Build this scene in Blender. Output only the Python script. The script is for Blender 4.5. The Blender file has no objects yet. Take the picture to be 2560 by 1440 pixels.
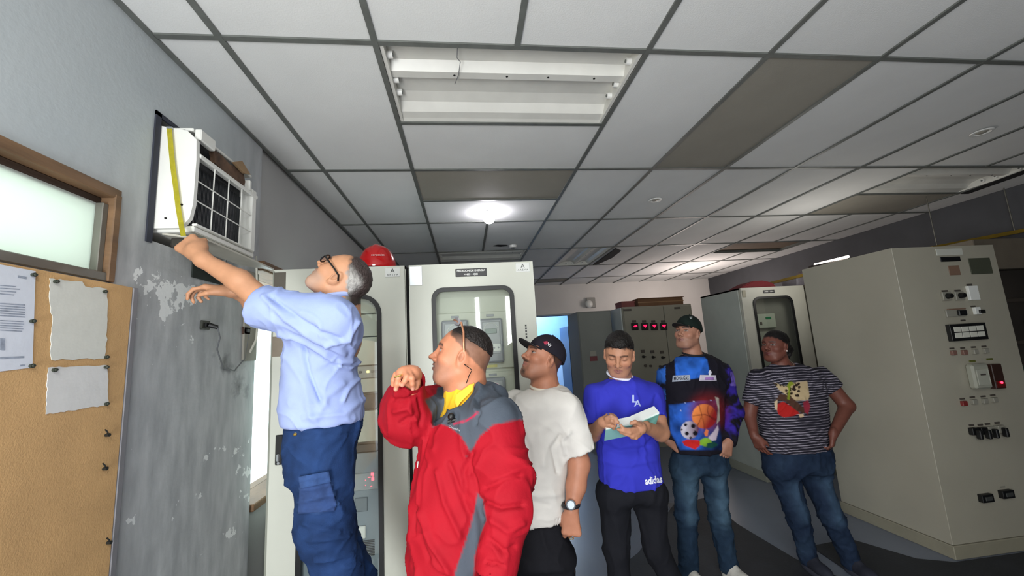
import bpy, bmesh, math, random
import numpy as np
from mathutils import Vector, Matrix
from mathutils.bvhtree import BVHTree
from mathutils.geometry import delaunay_2d_cdt
random.seed(7)
S = bpy.context.scene
COL = S.collection

# ---------------------------------------------------------------- camera, sky, lights, exposure
CF = 1000.0                                   # focal length in pixels of a 2560 x 1440 frame
_y, _p, _r = math.radians(7.01), math.radians(8.6), math.radians(-3.45)
_F = np.array([math.sin(_y)*math.cos(_p), math.cos(_y)*math.cos(_p), math.sin(_p)])
_R = np.array([math.cos(_y), -math.sin(_y), 0.0]); _U = np.cross(_R, _F)
CX = math.cos(_r)*_R + math.sin(_r)*_U
CY = -math.sin(_r)*_R + math.cos(_r)*_U
CM = np.array([CX, CY, _F])
EYE = np.array([0, 0, 1.6])
cam = bpy.data.objects.new('camera', bpy.data.cameras.new('camera')); COL.objects.link(cam)
cam.data.sensor_width = 36; cam.data.lens = CF/2560*36; cam.data.clip_start = 0.02
cam.matrix_world = Matrix(((CX[0], CY[0], -_F[0], EYE[0]), (CX[1], CY[1], -_F[1], EYE[1]), (CX[2], CY[2], -_F[2], EYE[2]), (0, 0, 0, 1)))
S.camera = cam
S.view_settings.view_transform = 'Standard'; S.view_settings.look = 'None'
S.view_settings.gamma = 1; S.view_settings.use_curve_mapping = False
S.view_settings.exposure = 0.9
try: S.cycles.use_denoising = True
except Exception: pass
W = bpy.data.worlds.new('world'); S.world = W; W.use_nodes = True
W.node_tree.nodes['Background'].inputs[0].default_value = (0.93, 1.0, 0.97, 1)
W.node_tree.nodes['Background'].inputs[1].default_value = 3.0
def area(name, loc, to, sx, sy, power, col=(1, 1, 1)):
    l = bpy.data.lights.new(name, 'AREA'); l.shape = 'RECTANGLE'; l.size = sx; l.size_y = sy; l.energy = power; l.color = col
    o = bpy.data.objects.new(name, l); COL.objects.link(o); o.location = loc
    o.rotation_euler = (Vector(to)-Vector(loc)).to_track_quat('-Z', 'Y').to_euler(); return o
def point(name, loc, power, r=0.03, col=(1, 1, 1)):
    l = bpy.data.lights.new(name, 'POINT'); l.energy = power; l.shadow_soft_size = r; l.color = col
    o = bpy.data.objects.new(name, l); COL.objects.link(o); o.location = loc; return o
area('window_daylight', (-0.78, -1.12, 1.2), (-0.3, 2, 1.75), 0.75, 1.7, 58, (0.97, 0.99, 1.0))
area('side_window_strip', (0.20, -1.12, 1.95), (0.2, 2, 1.95), 0.05, 0.9, 5, (0.97, 0.99, 1.0))
area('side_window_strip', (0.68, -1.12, 1.8), (0.6, 2, 1.8), 0.08, 1.2, 9, (0.97, 0.99, 1.0))
area('rear_fluorescent', (-0.1, -0.55, 2.85), (-0.1, -0.2, 0), 1.1, 0.25, 22, (0.98, 1.0, 0.98))
point('next_room_lamp', (1.75, 9.7, 2.6), 75, 0.06, (0.72, 0.86, 1.0))
point('far_tube_glow', (4.3, 6.9, 2.2), 30, 0.4, (1.0, 0.86, 0.8))
point('panel_tube_glow', (3.75, 3.75, 2.25), 5, 0.15, (1.0, 0.96, 0.9))

# ---------------------------------------------------------------- pixel <-> world helpers (2560 x 1440 frame)
def ray(u, v): return np.array([(u-1280)/CF, -(v-720)/CF, 1.0]) @ CM
def atax(u, v, ax, val):
    d = ray(u, v); return EYE + (val-EYE[ax])/d[ax]*d
def atX(u, v, x): return atax(u, v, 0, x)
def atY(u, v, y): return atax(u, v, 1, y)
def atZ(u, v, z): return atax(u, v, 2, z)
def proj(P):
    c = (np.asarray(P)-EYE) @ CM.T
    return np.stack([1280+CF*c[..., 0]/c[..., 2], 720-CF*c[..., 1]/c[..., 2]], -1)

# ---------------------------------------------------------------- materials
def lin(c):
    if isinstance(c, str):
        c = c.lstrip('#'); c = [int(c[i:i+2], 16)/255 for i in (0, 2, 4)]
    return tuple(x/12.92 if x <= .04045 else ((x+.055)/1.055)**2.4 for x in c[:3])
MATS = {}
def mat(name, col='#808080', rough=.6, metal=0., var=.0, scale=8., bump=0., bscale=60., attr=None, emit=0., spec=.5, stretch=(1, 1, 1), coat=0.):
    if name in MATS: return MATS[name]
    m = bpy.data.materials.new(name); m.use_nodes = True; nt = m.node_tree; N = nt.nodes; L = nt.links
    b = N['Principled BSDF']; b.inputs['Roughness'].default_value = rough; b.inputs['Metallic'].default_value = metal
    b.inputs['Specular IOR Level'].default_value = spec; b.inputs['Coat Weight'].default_value = coat
    tc = N.new('ShaderNodeTexCoord'); mp = N.new('ShaderNodeMapping'); L.new(tc.outputs['Object'], mp.inputs[0]); mp.inputs['Scale'].default_value = stretch
    if attr:
        a = N.new('ShaderNodeAttribute'); a.attribute_name = attr; src = a.outputs['Color']
    else:
        r = N.new('ShaderNodeRGB'); r.outputs[0].default_value = (*lin(col), 1); src = r.outputs[0]
    n = N.new('ShaderNodeTexNoise'); n.inputs['Scale'].default_value = scale; n.inputs['Detail'].default_value = 5; L.new(mp.outputs[0], n.inputs['Vector'])
    mr = N.new('ShaderNodeMapRange'); mr.inputs['From Min'].default_value = .3; mr.inputs['From Max'].default_value = .7
    mr.inputs['To Min'].default_value = 1-var; mr.inputs['To Max'].default_value = 1+var; L.new(n.outputs['Fac'], mr.inputs['Value'])
    vm = N.new('ShaderNodeVectorMath'); vm.operation = 'SCALE'; L.new(src, vm.inputs[0]); L.new(mr.outputs[0], vm.inputs['Scale'])
    L.new(vm.outputs[0], b.inputs['Base Color'])
    if bump:
        n2 = N.new('ShaderNodeTexNoise'); n2.inputs['Scale'].default_value = bscale; n2.inputs['Detail'].default_value = 4; L.new(mp.outputs[0], n2.inputs['Vector'])
        bp = N.new('ShaderNodeBump'); bp.inputs['Strength'].default_value = bump; bp.inputs['Distance'].default_value = .01
        L.new(n2.outputs['Fac'], bp.inputs['Height']); L.new(bp.outputs[0], b.inputs['Normal'])
    if emit:
        b.inputs['Emission Strength'].default_value = emit; L.new(src, b.inputs['Emission Color'])
    MATS[name] = m; return m
def glass(name, col='#ffffff', alpha=.12, rough=.03):
    if name in MATS: return MATS[name]
    m = bpy.data.materials.new(name); m.use_nodes = True; N = m.node_tree.nodes; L = m.node_tree.links
    out = N['Material Output']; N.remove(N['Principled BSDF'])
    t = N.new('ShaderNodeBsdfTransparent'); g = N.new('ShaderNodeBsdfGlossy'); g.inputs['Roughness'].default_value = rough
    t.inputs[0].default_value = (*lin(col), 1); g.inputs[0].default_value = (.9, .9, .9, 1)
    lw = N.new('ShaderNodeLayerWeight'); f = N.new('ShaderNodeMath'); f.operation = 'POWER'; f.inputs[1].default_value = 3.0; L.new(lw.outputs['Facing'], f.inputs[0])
    ad = N.new('ShaderNodeMath'); ad.operation = 'MULTIPLY_ADD'; ad.inputs[1].default_value = .9; ad.inputs[2].default_value = alpha+.04; L.new(f.outputs[0], ad.inputs[0])
    mx = N.new('ShaderNodeMixShader'); L.new(ad.outputs[0], mx.inputs[0]); L.new(t.outputs[0], mx.inputs[1]); L.new(g.outputs[0], mx.inputs[2]); L.new(mx.outputs[0], out.inputs[0])
    MATS[name] = m; return m

# ---------------------------------------------------------------- mesh helpers
class MB:
    def __init__(s): s.b = bmesh.new()
    def box(s, lo, hi, bev=0., seg=1, M=None):
        lo, hi = [min(a, b) for a, b in zip(lo, hi)], [max(a, b) for a, b in zip(lo, hi)]
        r = bmesh.ops.create_cube(s.b, size=1.0); vs = r['verts']
        for v in vs:
            v.co = Vector([lo[i]+(v.co[i]+.5)*(hi[i]-lo[i]) for i in range(3)])
        if bev: 
            es = list({e for v in vs for e in v.link_edges})
            q = bmesh.ops.bevel(s.b, geom=es, offset=bev, segments=seg, affect='EDGES', profile=.5)
            vs = list({v for v in q['verts']} | {v for v in vs if v.is_valid})
        if M is not None:
            for v in vs: v.co = M @ v.co
        return s
    def cyl(s, a, b, r, r2=None, n=16, caps=True):
        a, b = Vector(a), Vector(b); d = b-a
        q = d.to_track_quat('Z', 'Y').to_matrix().to_4x4(); M = Matrix.Translation((a+b)/2) @ q
        bmesh.ops.create_cone(s.b, cap_ends=caps, segments=n, radius1=r, radius2=r if r2 is None else r2, depth=d.length, matrix=M); return s
    def sph(s, c, r, n=12, sc=(1, 1, 1)):
        M = Matrix.Translation(Vector(c)) @ Matrix.Diagonal((*[r*x for x in sc], 1))
        bmesh.ops.create_uvsphere(s.b, u_segments=n*2, v_segments=n, radius=1, matrix=M); return s
    def tube(s, pts, r, n=8, caps=True):
        pts = [Vector(p) for p in pts]; rs = r if hasattr(r, '__len__') else [r]*len(pts); rings = []; prev = None
        for i, p in enumerate(pts):
            t = (pts[min(i+1, len(pts)-1)]-pts[max(i-1, 0)]).normalized()
            x = prev if prev is not None else t.orthogonal()
            x = (x - t*x.dot(t)).normalized(); prev = x; y = t.cross(x)
            rings.append([s.b.verts.new(p+(x*math.cos(2*math.pi*k/n)+y*math.sin(2*math.pi*k/n))*rs[i]) for k in range(n)])
        for A, B in zip(rings, rings[1:]):
            for k in range(n): s.b.faces.new((A[k], A[(k+1) % n], B[(k+1) % n], B[k]))
        if caps: s.b.faces.new(rings[0][::-1]); s.b.faces.new(rings[-1])
        return s
    def prism(s, pts, d):
        """polygon (3-D points) pushed along d"""
        d = Vector(d); A = [s.b.verts.new(Vector(p)) for p in pts]; B = [s.b.verts.new(Vector(p)+d) for p in pts]; n = len(A)
        s.b.faces.new(A[::-1]); s.b.faces.new(B)
        for i in range(n): s.b.faces.new((A[i], A[(i+1) % n], B[(i+1) % n], B[i]))
        bmesh.ops.recalc_face_normals(s.b, faces=s.b.faces[:]); return s
    def mesh(s, name, smooth=False):
        me = bpy.data.meshes.new(name); s.b.normal_update(); s.b.to_mesh(me); s.b.free()
        if smooth:
            for p in me.polygons: p.use_smooth = True
        return me
def link(o, parent=None):
    COL.objects.link(o)
    if parent is not None:
        o.parent = parent
        if parent.type == 'EMPTY': o.location = -parent.location
    return o
def obj(name, mb, m, parent=None, smooth=False, kind=None, label=None):
    me = mb.mesh(name, smooth) if isinstance(mb, MB) else mb
    for x in (m if isinstance(m, (list, tuple)) else [m]): me.materials.append(x)
    o = link(bpy.data.objects.new(name, me), parent)
    if kind: o['kind'] = kind
    if label: o['label'] = label
    if smooth:
        try: me.set_sharp_from_angle(angle=math.radians(40))
        except Exception: pass
    return o
def tag(o, label, cat, group=None):
    o['label'] = label; o['category'] = cat
    if group: o['group'] = group
    return o
def thing(name, label, cat, loc, group=None):
    o = bpy.data.objects.new(name, None); o.empty_display_size = .05; COL.objects.link(o); o.location = loc; return tag(o, label, cat, group)
def struct(name, mb, m, parent=None):
    o = obj(name, mb, m, parent)
    if parent is None: o['kind'] = 'structure'
    return o
_font = None
def text(s, name, M, size, m, parent, ext=.0006, bold=0.0, sx=1.):
    """flat lettering: M maps text plane (x right, y up, z out) into the world; built-in font"""
    cu = bpy.data.curves.new(name, 'FONT'); cu.body = s; cu.size = size; cu.align_x = 'CENTER'; cu.align_y = 'CENTER'; cu.extrude = ext; cu.offset = bold; cu.resolution_u = 3
    t = bpy.data.objects.new(name, cu); COL.objects.link(t); bpy.context.view_layer.update()
    me = bpy.data.meshes.new_from_object(t.evaluated_get(bpy.context.evaluated_depsgraph_get())); bpy.data.objects.remove(t)
    me.transform(M @ Matrix.Diagonal((sx, 1, 1, 1))); return obj(name, me, m, parent)
def frameM(o, x, y):
    x = Vector(x).normalized(); z = x.cross(Vector(y)).normalized(); y = z.cross(x)
    return Matrix(((x[0], y[0], z[0], o[0]), (x[1], y[1], z[1], o[1]), (x[2], y[2], z[2], o[2]), (0, 0, 0, 1)))
# ================================================================ THE ROOM
ZC = 2.919; XL = -1.2; XR = 5.6; YB = 8.5; YF = -1.2
M_tile = mat('ceiling_tile_white', '#d9dad8', .85, var=.03, scale=3, bump=.12, bscale=160)
M_beige = mat('ceiling_tile_beige', '#8f8b80', .8, var=.05, scale=3, bump=.08, bscale=120)
M_brown = mat('ceiling_tile_stained', '#6f6152', .8, var=.12, scale=4)
M_grid = mat('ceiling_grid_metal', '#6d706c', .5, .3, var=.12, scale=20)
M_white = mat('white_enamel', '#dfdfdb', .35, var=.03)
M_fix = mat('reflector_enamel', '#d8d7d0', .38, var=.06, scale=6)
M_black = mat('black_rubber', '#0d0e0f', .45)
M_dark = mat('dark_void', '#0b0b0c', .9)
M_cab = mat('cabinet_paint', '#cfd1c5', .42, var=.03, scale=2.5, bump=.03, bscale=250)
M_cabd = mat('cabinet_paint_edge', '#8f9286', .45, var=.04)
M_bigcab = mat('relay_panel_paint', '#a5a192', .38, var=.05, scale=2.2, bump=.05, bscale=180)
M_steel = mat('brushed_steel_plate', '#b8bcc0', .3, .8, var=.06)
M_conc = mat('concrete_slab', '#8a8a86', .9)

# ---- wall material with peeled patches driven by a painted weight attribute
def wall_mat():
    m = bpy.data.materials.new('peeling_grey_paint'); m.use_nodes = True; N = m.node_tree.nodes; L = m.node_tree.links; b = N['Principled BSDF']; b.inputs['Roughness'].default_value = .55
    tc = N.new('ShaderNodeTexCoord'); mp = N.new('ShaderNodeMapping'); L.new(tc.outputs['Object'], mp.inputs[0])
    at = N.new('ShaderNodeAttribute'); at.attribute_name = 'wear_tone'
    sp = N.new('ShaderNodeSeparateColor'); L.new(at.outputs['Color'], sp.inputs[0])
    def noise(sc, det=5, st=None, rough=.55):
        n = N.new('ShaderNodeTexNoise'); n.inputs['Scale'].default_value = sc; n.inputs['Detail'].default_value = det; n.inputs['Roughness'].default_value = rough
        if st:
            q = N.new('ShaderNodeMapping'); q.inputs['Scale'].default_value = st; L.new(tc.outputs['Object'], q.inputs[0]); L.new(q.outputs[0], n.inputs['Vector'])
        else: L.new(mp.outputs[0], n.inputs['Vector'])
        return n.outputs['Fac']
    def mix(f, a, c):
        x = N.new('ShaderNodeMix'); x.data_type = 'RGBA'; L.new(f, x.inputs[0])
        for s_, v in ((6, a), (7, c)):
            if isinstance(v, tuple): x.inputs[s_].default_value = (*v, 1)
            else: L.new(v, x.inputs[s_])
        return x.outputs[2]
    def ramp(f, a, c):
        r = N.new('ShaderNodeMapRange'); r.inputs['From Min'].default_value = a; r.inputs['From Max'].default_value = c; L.new(f, r.inputs['Value']); return r.outputs[0]
    def add(a, c, k=1.):
        x = N.new('ShaderNodeMath'); x.operation = 'MULTIPLY_ADD'; L.new(a, x.inputs[0]); x.inputs[1].default_value = k; L.new(c, x.inputs[2]); return x.outputs[0]
    base = mix(ramp(noise(5, 6, (1, 3, .8)), .35, .68), lin('#9b9ea0'), lin('#b8bbbc'))
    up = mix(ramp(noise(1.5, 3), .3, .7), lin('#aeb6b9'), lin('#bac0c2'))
    c = mix(sp.outputs[1], base, up)                                    # G: paler tone towards the top
    c = mix(ramp(add(sp.outputs[2], noise(13, 4)), .95, 1.25), c, lin('#5b5d5f'))   # B: soft darker blotches
    c = mix(ramp(add(noise(22, 5, None, .6), sp.outputs[0], 2.2), 1.64, 1.68), c, lin('#dfe2e1'))  # R: bare plaster where paint has come off
    L.new(c, b.inputs['Base Color'])
    bp = N.new('ShaderNodeBump'); bp.inputs['Strength'].default_value = .12; bp.inputs['Distance'].default_value = .01; L.new(noise(40, 5), bp.inputs['Height']); L.new(bp.outputs[0], b.inputs['Normal'])
    return m
M_wall = wall_mat()
M_wall2 = mat('plain_wall_paint', '#a9aaa8', .7, var=.04, scale=2, bump=.05)
M_rwall = mat('right_wall_paint', '#47484c', .8, var=.12, scale=2.5)

# left wall: a slab built of strips round its openings, with a fine front grid for the wear weights
def in_poly(P, poly):
    x, y = P[:, 0], P[:, 1]; ins = np.zeros(len(P), bool); n = len(poly)
    for i in range(n):
        x1, y1 = poly[i]; x2, y2 = poly[(i+1) % n]
        c = ((y1 > y) != (y2 > y)) & (x < (x2-x1)*(y-y1)/((y2-y1) + 1e-12)+x1); ins ^= c
    return ins
def seg_dist(P, pts):
    d = np.full(len(P), 1e9)
    for a, b in zip(pts, pts[1:]):
        a = np.array(a, float); b = np.array(b, float); ab = b-a
        t = np.clip(((P-a)@ab)/max(ab@ab, 1e-9), 0, 1); d = np.minimum(d, np.linalg.norm(P-(a+t[:, None]*ab), axis=1))
    return d
def poly_sd(P, poly):
    return seg_dist(P, list(poly)+[poly[0]])*np.where(in_poly(P, poly), -1, 1)
WIN = (-0.6, 1.50, 1.905, 2.235); ACO = (1.655, 2.16, 2.10, 2.62); SLIT = (2.50, 3.45, 0.82, 2.19)
def wall_sheet(y0, y1, z0, z1, st=.02):
    ys = np.linspace(y0, y1, max(2, int((y1-y0)/st)+1)); zs = np.linspace(z0, z1, max(2, int((z1-z0)/st)+1))
    return ys, zs
V = []; Fc = []
def add_sheet(y0, y1, z0, z1):
    ys, zs = wall_sheet(y0, y1, z0, z1); o = len(V); nz = len(zs)
    for a in ys:
        for c in zs: V.append((XL, a, c))
    for i in range(len(ys)-1):
        for j in range(nz-1):
            q = o+i*nz+j; Fc.append((q, q+nz, q+nz+1, q+1))
Zt = ZC+.08
for s in ((YF, WIN[0], 0, Zt), (WIN[0], WIN[1], 0, WIN[2]), (WIN[0], WIN[1], WIN[3], Zt), (WIN[1], ACO[0], 0, Zt), (ACO[0], ACO[1], 0, ACO[2]), (ACO[0], ACO[1], ACO[3], Zt), (ACO[1], 2.475, 0, Zt)): add_sheet(*s)
me = bpy.data.meshes.new('wall_left'); me.from_pydata(V, [], Fc)
VA = np.array(V); uv = proj(VA); vis = VA[:, 1] > .6
w = np.zeros((len(VA), 4), np.float32); w[:, 3] = 1
def blob(u, v, r, s): return np.where(vis, s*np.exp(-((uv[:, 0]-u)**2+(uv[:, 1]-v)**2)/(r*r)), 0)
R_ = sum(blob(*b) for b in ((395, 715, 42, .68), (440, 760, 34, .7), (340, 695, 22, .6), (470, 740, 36, .62), (400, 790, 22, .35), (335, 800, 12, .55), (455, 815, 10, .55), (480, 850, 9, .6), (475, 885, 8, .5),
     (548, 1118, 15, .6), (520, 1150, 18, .55), (590, 1130, 18, .58), (610, 1180, 22, .58), (618, 1240, 22, .55), (622, 1110, 14, .5), (575, 1330, 24, .6), (583, 1375, 13, .6), (325, 1305, 17, .6), (432, 1308, 14, .56), (440, 1262, 11, .5), (500, 1240, 12, .5), (490, 1390, 14, .5),
     (640, 1380, 22, .5), (400, 605, 15, .5), (460, 590, 22, .3), (228, 432, 9, .8), (345, 1090, 8, .45), (375, 1010, 8, .4), (520, 815, 12, .45), (632, 1290, 14, .45)))
w[:, 0] = np.clip(R_*1.05, 0, .62)
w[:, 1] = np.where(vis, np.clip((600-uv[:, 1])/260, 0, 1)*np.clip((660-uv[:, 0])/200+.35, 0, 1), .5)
B_ = blob(500, 720, 40, .5)+blob(560, 900, 50, .45)+blob(600, 980, 60, .45)+blob(600, 1100, 50, .3)+blob(430, 640, 25, .4)
w[:, 2] = np.clip(B_, 0, .6)
a = me.color_attributes.new('wear_tone', 'FLOAT_COLOR', 'POINT'); a.data.foreach_set('color', w.ravel())
wl = obj('wall_left', me, M_wall); wl['kind'] = 'structure'
mb = MB()
mb.box((XL-.25, YF, 0), (XL-.004, WIN[0], Zt)).box((XL-.25, WIN[0], 0), (XL-.004, WIN[1], WIN[2])).box((XL-.25, WIN[0], WIN[3]), (XL-.004, WIN[1], Zt)).box((XL-.25, WIN[1], 0), (XL-.004, ACO[0], Zt))
mb.box((XL-.25, ACO[0], 0), (XL-.004, ACO[1], ACO[2])).box((XL-.25, ACO[0], ACO[3]), (XL-.004, ACO[1], Zt)).box((XL-.25, ACO[1], 0), (XL-.004, 2.475, Zt)).box((XL-.27, ACO[0]-.1, ACO[2]-.1), (XL-.25, ACO[1]+.1, ACO[3]+.1))
obj('wall_core', mb, M_conc, wl)
# the wall goes on beside the cabinets, set back a little, with the bright narrow window
XL2 = XL-.02
mb = MB(); mb.box((XL2-.2, 2.475, 0), (XL2, SLIT[0], Zt)).box((XL2-.2, SLIT[0], 0), (XL2, SLIT[1], SLIT[2])).box((XL2-.2, SLIT[0], SLIT[3]), (XL2, SLIT[1], Zt)).box((XL2-.2, SLIT[1], 0), (XL2, YB, Zt))
struct('wall_left', mb, M_wall2)
MB_ = MB(); MB_.box((XL-.25, YF-.2, 0), (XR+.2, YF, 3.1)); struct('wall_rear', MB_, M_wall2)
mb = MB(); mb.box((XR, YF, 0), (XR+.2, YB+.2, 3.1)); struct('wall_right', mb, M_rwall)
DX0, DX1, DZ = 1.50, 2.42, 2.25
mb = MB(); mb.box((XL-.25, YB, 0), (DX0, YB+.2, 3.1)).box((DX1, YB, 0), (XR+.2, YB+.2, 3.1)).box((DX0, YB, DZ), (DX1, YB+.2, 3.1)); struct('wall_back', mb, mat('back_wall_paint', '#d0cdc9', .7, var=.05, scale=1.5))
# blue room through the doorway
mb = MB(); mb.box((.2, 10.6, 0), (4.2, 10.7, 3.)).box((.2, YB+.2, 0), (.3, 10.6, 3.)).box((4.1, YB+.2, 0), (4.2, 10.6, 3.)).box((.2, YB+.2, 2.8), (4.2, 10.7, 2.9))
nx_ = struct('wall_next_room', mb, mat('blue_wall_paint', '#7fa5cc', .6, var=.03)); obj('pale_dado', MB().box((.3, 10.57, 0), (4.1, 10.6, 1.75)), mat('pale_blue_dado', '#c3d8ea', .6), nx_)
obj('switch', MB().box((2.42, 10.55, 1.3), (2.5, 10.57, 1.55)), mat('switch_slate', '#3f566b', .5), nx_)
t = thing('room_door', 'dark blue door standing ajar in the blue lit doorway', 'door', (2.36, 8.75, 0)); t['kind'] = 'structure'; t.name = 'door_1'
for k in ('category',): del t[k]
obj('door_leaf', MB().box((2.26, 8.7, .01), (2.42, 9.5, 2.02), .004), mat('door_dark_blue', '#1b3350', .4), t)
obj('door_frame', MB().box((DX1, 8.44, 0), (DX1+.07, 8.72, DZ), .004).box((DX0, 8.46, DZ), (DX1, 8.72, DZ+.03), .004), mat('door_frame_paint', '#8f979c', .5), t)
mb = MB().box((2.52, 8.47, .0), (2.58, 8.52, 2.0)); struct('trim_1', mb, mat('pale_trim', '#b9bdbf', .5))

# floor
def floor_mat():
    m = mat('floor_paint', '#6f7683', .33, var=.1, scale=1.2, bump=.03, bscale=30); return m
fl = struct('floor', MB().box((XL-.3, YF-.2, -.1), (XR+.2, 10.7, 0)), floor_mat())
M_mat = mat('dark_rubber_matting', '#23262c', .7, var=.2, scale=5, bump=.2, bscale=90)
def floor_piece(name, pts, h, m, label, cat, bev=.004):
    P_ = [(x, y, .001) for x, y in pts]; mb = MB().prism(P_, (0, 0, h)); return tag(obj(name, mb, m), label, cat)
floor_piece('rubber_mat', [(2.33, 4.05), (2.24, 3.45), (2.26, 2.86), (2.41, 2.42), (2.3, 1.4), (.75, 1.4), (.85, 2.9), (1.24, 3.2), (1.95, 3.98)], .006, M_mat, 'long dark rubber mat on the floor under the person in the printed jersey', 'mat')
floor_piece('rubber_mat', [(2.50, 2.99), (2.86, 3.02), (3.02, 2.68), (3.2, 2.59), (4.3, 2.585), (4.3, 1.5), (2.65, 1.5), (2.44, 2.5)], .006, M_mat, 'dark rubber mat on the floor in front of the big relay panel', 'mat')
floor_piece('paper_sheet', [(1.87, 3.9), (2.0, 3.86), (2.02, 4.0), (1.9, 4.05)], .002, mat('grey_paper', '#6f6f73', .8), 'small grey sheet lying on the floor behind the person writing', 'paper')

# ---- ceiling: slab, grid bars, tiles
ceil = struct('ceiling', MB().box((XL-.3, YF-.2, ZC+.12), (XR+.2, YB+.2, ZC+.2)), M_conc)
X0 = -.94; Y0 = 1.573; PX = .61; PY = 1.22
xs = [XL] + [X0+PX*k for k in range(11)] + [XR]
ys = [YF] + [Y0+PY*j for j in range(-2, 6)] + [YB]
BW = .0125
def bar(x0, y0, x1, y1):
    if abs(x1-x0) > abs(y1-y0): mb = MB().box((x0, y0-BW, ZC-.004), (x1, y0+BW, ZC+.004)).box((x0, y0-.003, ZC+.004), (x1, y0+.003, ZC+.04))
    else: mb = MB().box((x0-BW, y0, ZC-.005), (x0+BW, y1, ZC+.003)).box((x0-.003, y0, ZC+.003), (x0+.003, y1, ZC+.04))
    obj('grid_bar', mb, M_grid, ceil)
for k, x in enumerate(xs[1:-1]):
    if k == 2:   # the middle line of the wide bay is missing in places
        bar(x, YF, x, ys[3]); bar(x, ys[5], x, ys[6]); bar(x, ys[7], x, YB)
    elif k == 9: bar(x, YF, x, ys[4]); bar(x, ys[5], x, ys[6]); bar(x, ys[6]+.61, x, YB)
    else: bar(x, YF, x, YB)
for y in ys[1:-1]: bar(XL, y, XR, y)
for (x0, x1, y) in ((xs[2], xs[4], ys[3]+.61), (xs[2], xs[4], ys[4]+.61), (xs[2], xs[4], ys[6]+.61), (xs[9], xs[11], ys[4]+.61), (xs[5], xs[6], ys[8]+.4), (xs[9], xs[11], ys[6]+.61)): bar(x0, y, x1, y)
mb = MB().box((XL, YF, ZC-.006), (XL+.02, YB, ZC+.003)); obj('wall_angle', mb, M_grid, ceil)
TM = {}
def tile(x0, x1, y0, y1, m, dz=0., tilt=0.):
    key = (round(x1-x0, 3), round(y1-y0, 3), m.name)
    if key not in TM:
        w_, h_ = x1-x0-.006, y1-y0-.006; me = MB().box((-w_/2, -h_/2, 0), (w_/2, h_/2, .014), .003).mesh('ceiling_tile'); me.materials.append(m); TM[key] = me
    o = link(bpy.data.objects.new('ceiling_tile', TM[key]), ceil); o.location = ((x0+x1)/2, (y0+y1)/2, ZC+.0045+dz)
    if tilt: o.rotation_euler = (0, tilt, 0)
FIX = [(1, 3, 4, 0), (3+0, 0, 0, 9)]
for i in range(len(xs)-1):
    for j in range(len(ys)-1):
        x0, x1, y0, y1 = xs[i], xs[i+1], ys[j], ys[j+1]; m = M_tile
        if i in (2, 3) and j in (3, 4, 6):
            if i == 3: continue
            x1 = xs[4]
            if j == 3: tile(x0, x1, y0+.61, y1, M_tile)
            if j == 4: tile(x0, x1, y0, y0+.61, M_beige); tile(x0, x1, y0+.61, y1, M_tile)
            if j == 6: tile(x0, x1, y0+.61, y1, M_tile)
            continue
        if i in (9, 10) and j in (4, 6):
            if i == 9:
                if j == 4: tile(x0, xs[11], y0+.61, y1, M_beige)
                else: tile(x0, xs[11], y0, y0+.61, M_brown, .03); tile(x0, xs[11], y0+.61, y1, M_tile)
            continue
        if i == 5 and j == 6: continue
        if i == 5 and j == 3: m = M_beige
        if i == 5 and j == 8: tile(x0, x1, y0, y0+.4, M_beige); tile(x0, x1, y0+.4, y1, M_tile); continue
        tile(x0, x1, y0, y1, m, .0 if random.random() > .1 else .001)
# ---- recessed troffers without tubes
def troffer(cx, cy, alongx, label, L=1.2, Wd=.6, tilt=0.):
    t = thing('ceiling_light', label, 'light', (cx, cy, ZC))
    R = Matrix.Translation((cx, cy, ZC+.004)) @ (Matrix.Identity(4) if alongx else Matrix.Rotation(math.pi/2, 4, 'Z'))
    prof = [(-.30, 0), (-.285, .035), (-.25, .062), (-.13, .062), (-.10, .02), (-.055, .02), (-.03, .055), (.0, .066), (.11, .066), (.18, .05), (.22, .014), (.27, .008), (.30, 0)]
    mb = MB(); rows = []
    for x in (-L/2+.02, L/2-.02): rows.append([mb.b.verts.new(R @ Vector((x, y, z))) for y, z in prof])
    top = [[mb.b.verts.new(R @ Vector((x, y, z+.006))) for y, z in prof] for x in (-L/2+.02, L/2-.02)]
    for k in range(len(prof)-1):
        mb.b.faces.new((rows[0][k], rows[0][k+1], rows[1][k+1], rows[1][k])); mb.b.faces.new((top[0][k], top[1][k], top[1][k+1], top[0][k+1]))
    obj('reflector', mb, M_fix, t)
    for sx in (-1, 1): obj('end_plate', MB().box((sx*(L/2-.02), -.295, 0), (sx*(L/2-.004), .295, .085), 0, 1, R), M_fix, t)
    for sx in (-1, 1):
        for y in (-.19, -.02, .08):
            mb = MB().cyl(R @ Vector((sx*(L/2-.02), y, .034)), R @ Vector((sx*(L/2-.045), y, .034)), .017, n=14); obj('tube_socket', mb, M_white, t)
            mb = MB().cyl(R @ Vector((sx*(L/2-.045), y, .034)), R @ Vector((sx*(L/2-.048), y, .034)), .008, n=8); obj('socket_slot', mb, M_grid, t)
    for x in (-.28, -.02, .19, .43): obj('screw', MB().cyl(R @ Vector((x, -.078, .0185)), R @ Vector((x, -.078, .022)), .006, n=8), M_dark, t)
    return t
tr = troffer((xs[2]+xs[4])/2, ys[3]+.305, True, 'nearest open ceiling light trough, without tubes, above the people at the centre')
obj('cable', MB().tube([(.02, 1.6, ZC+.03), (.015, 1.68, ZC+.025), (.03, 1.7, ZC+.02), (.02, 1.78, ZC+.012), (.0, 1.86, ZC+.02)], .002, 6), mat('grey_wire', '#77787a', .5), tr)
troffer((xs[2]+xs[4])/2, ys[6]+.305, True, 'ceiling light trough just above the tops of the two centre cabinets')
troffer((xs[9]+xs[11])/2, ys[4]+.305, True, 'wide open ceiling light trough at the right above the relay panel')
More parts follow.
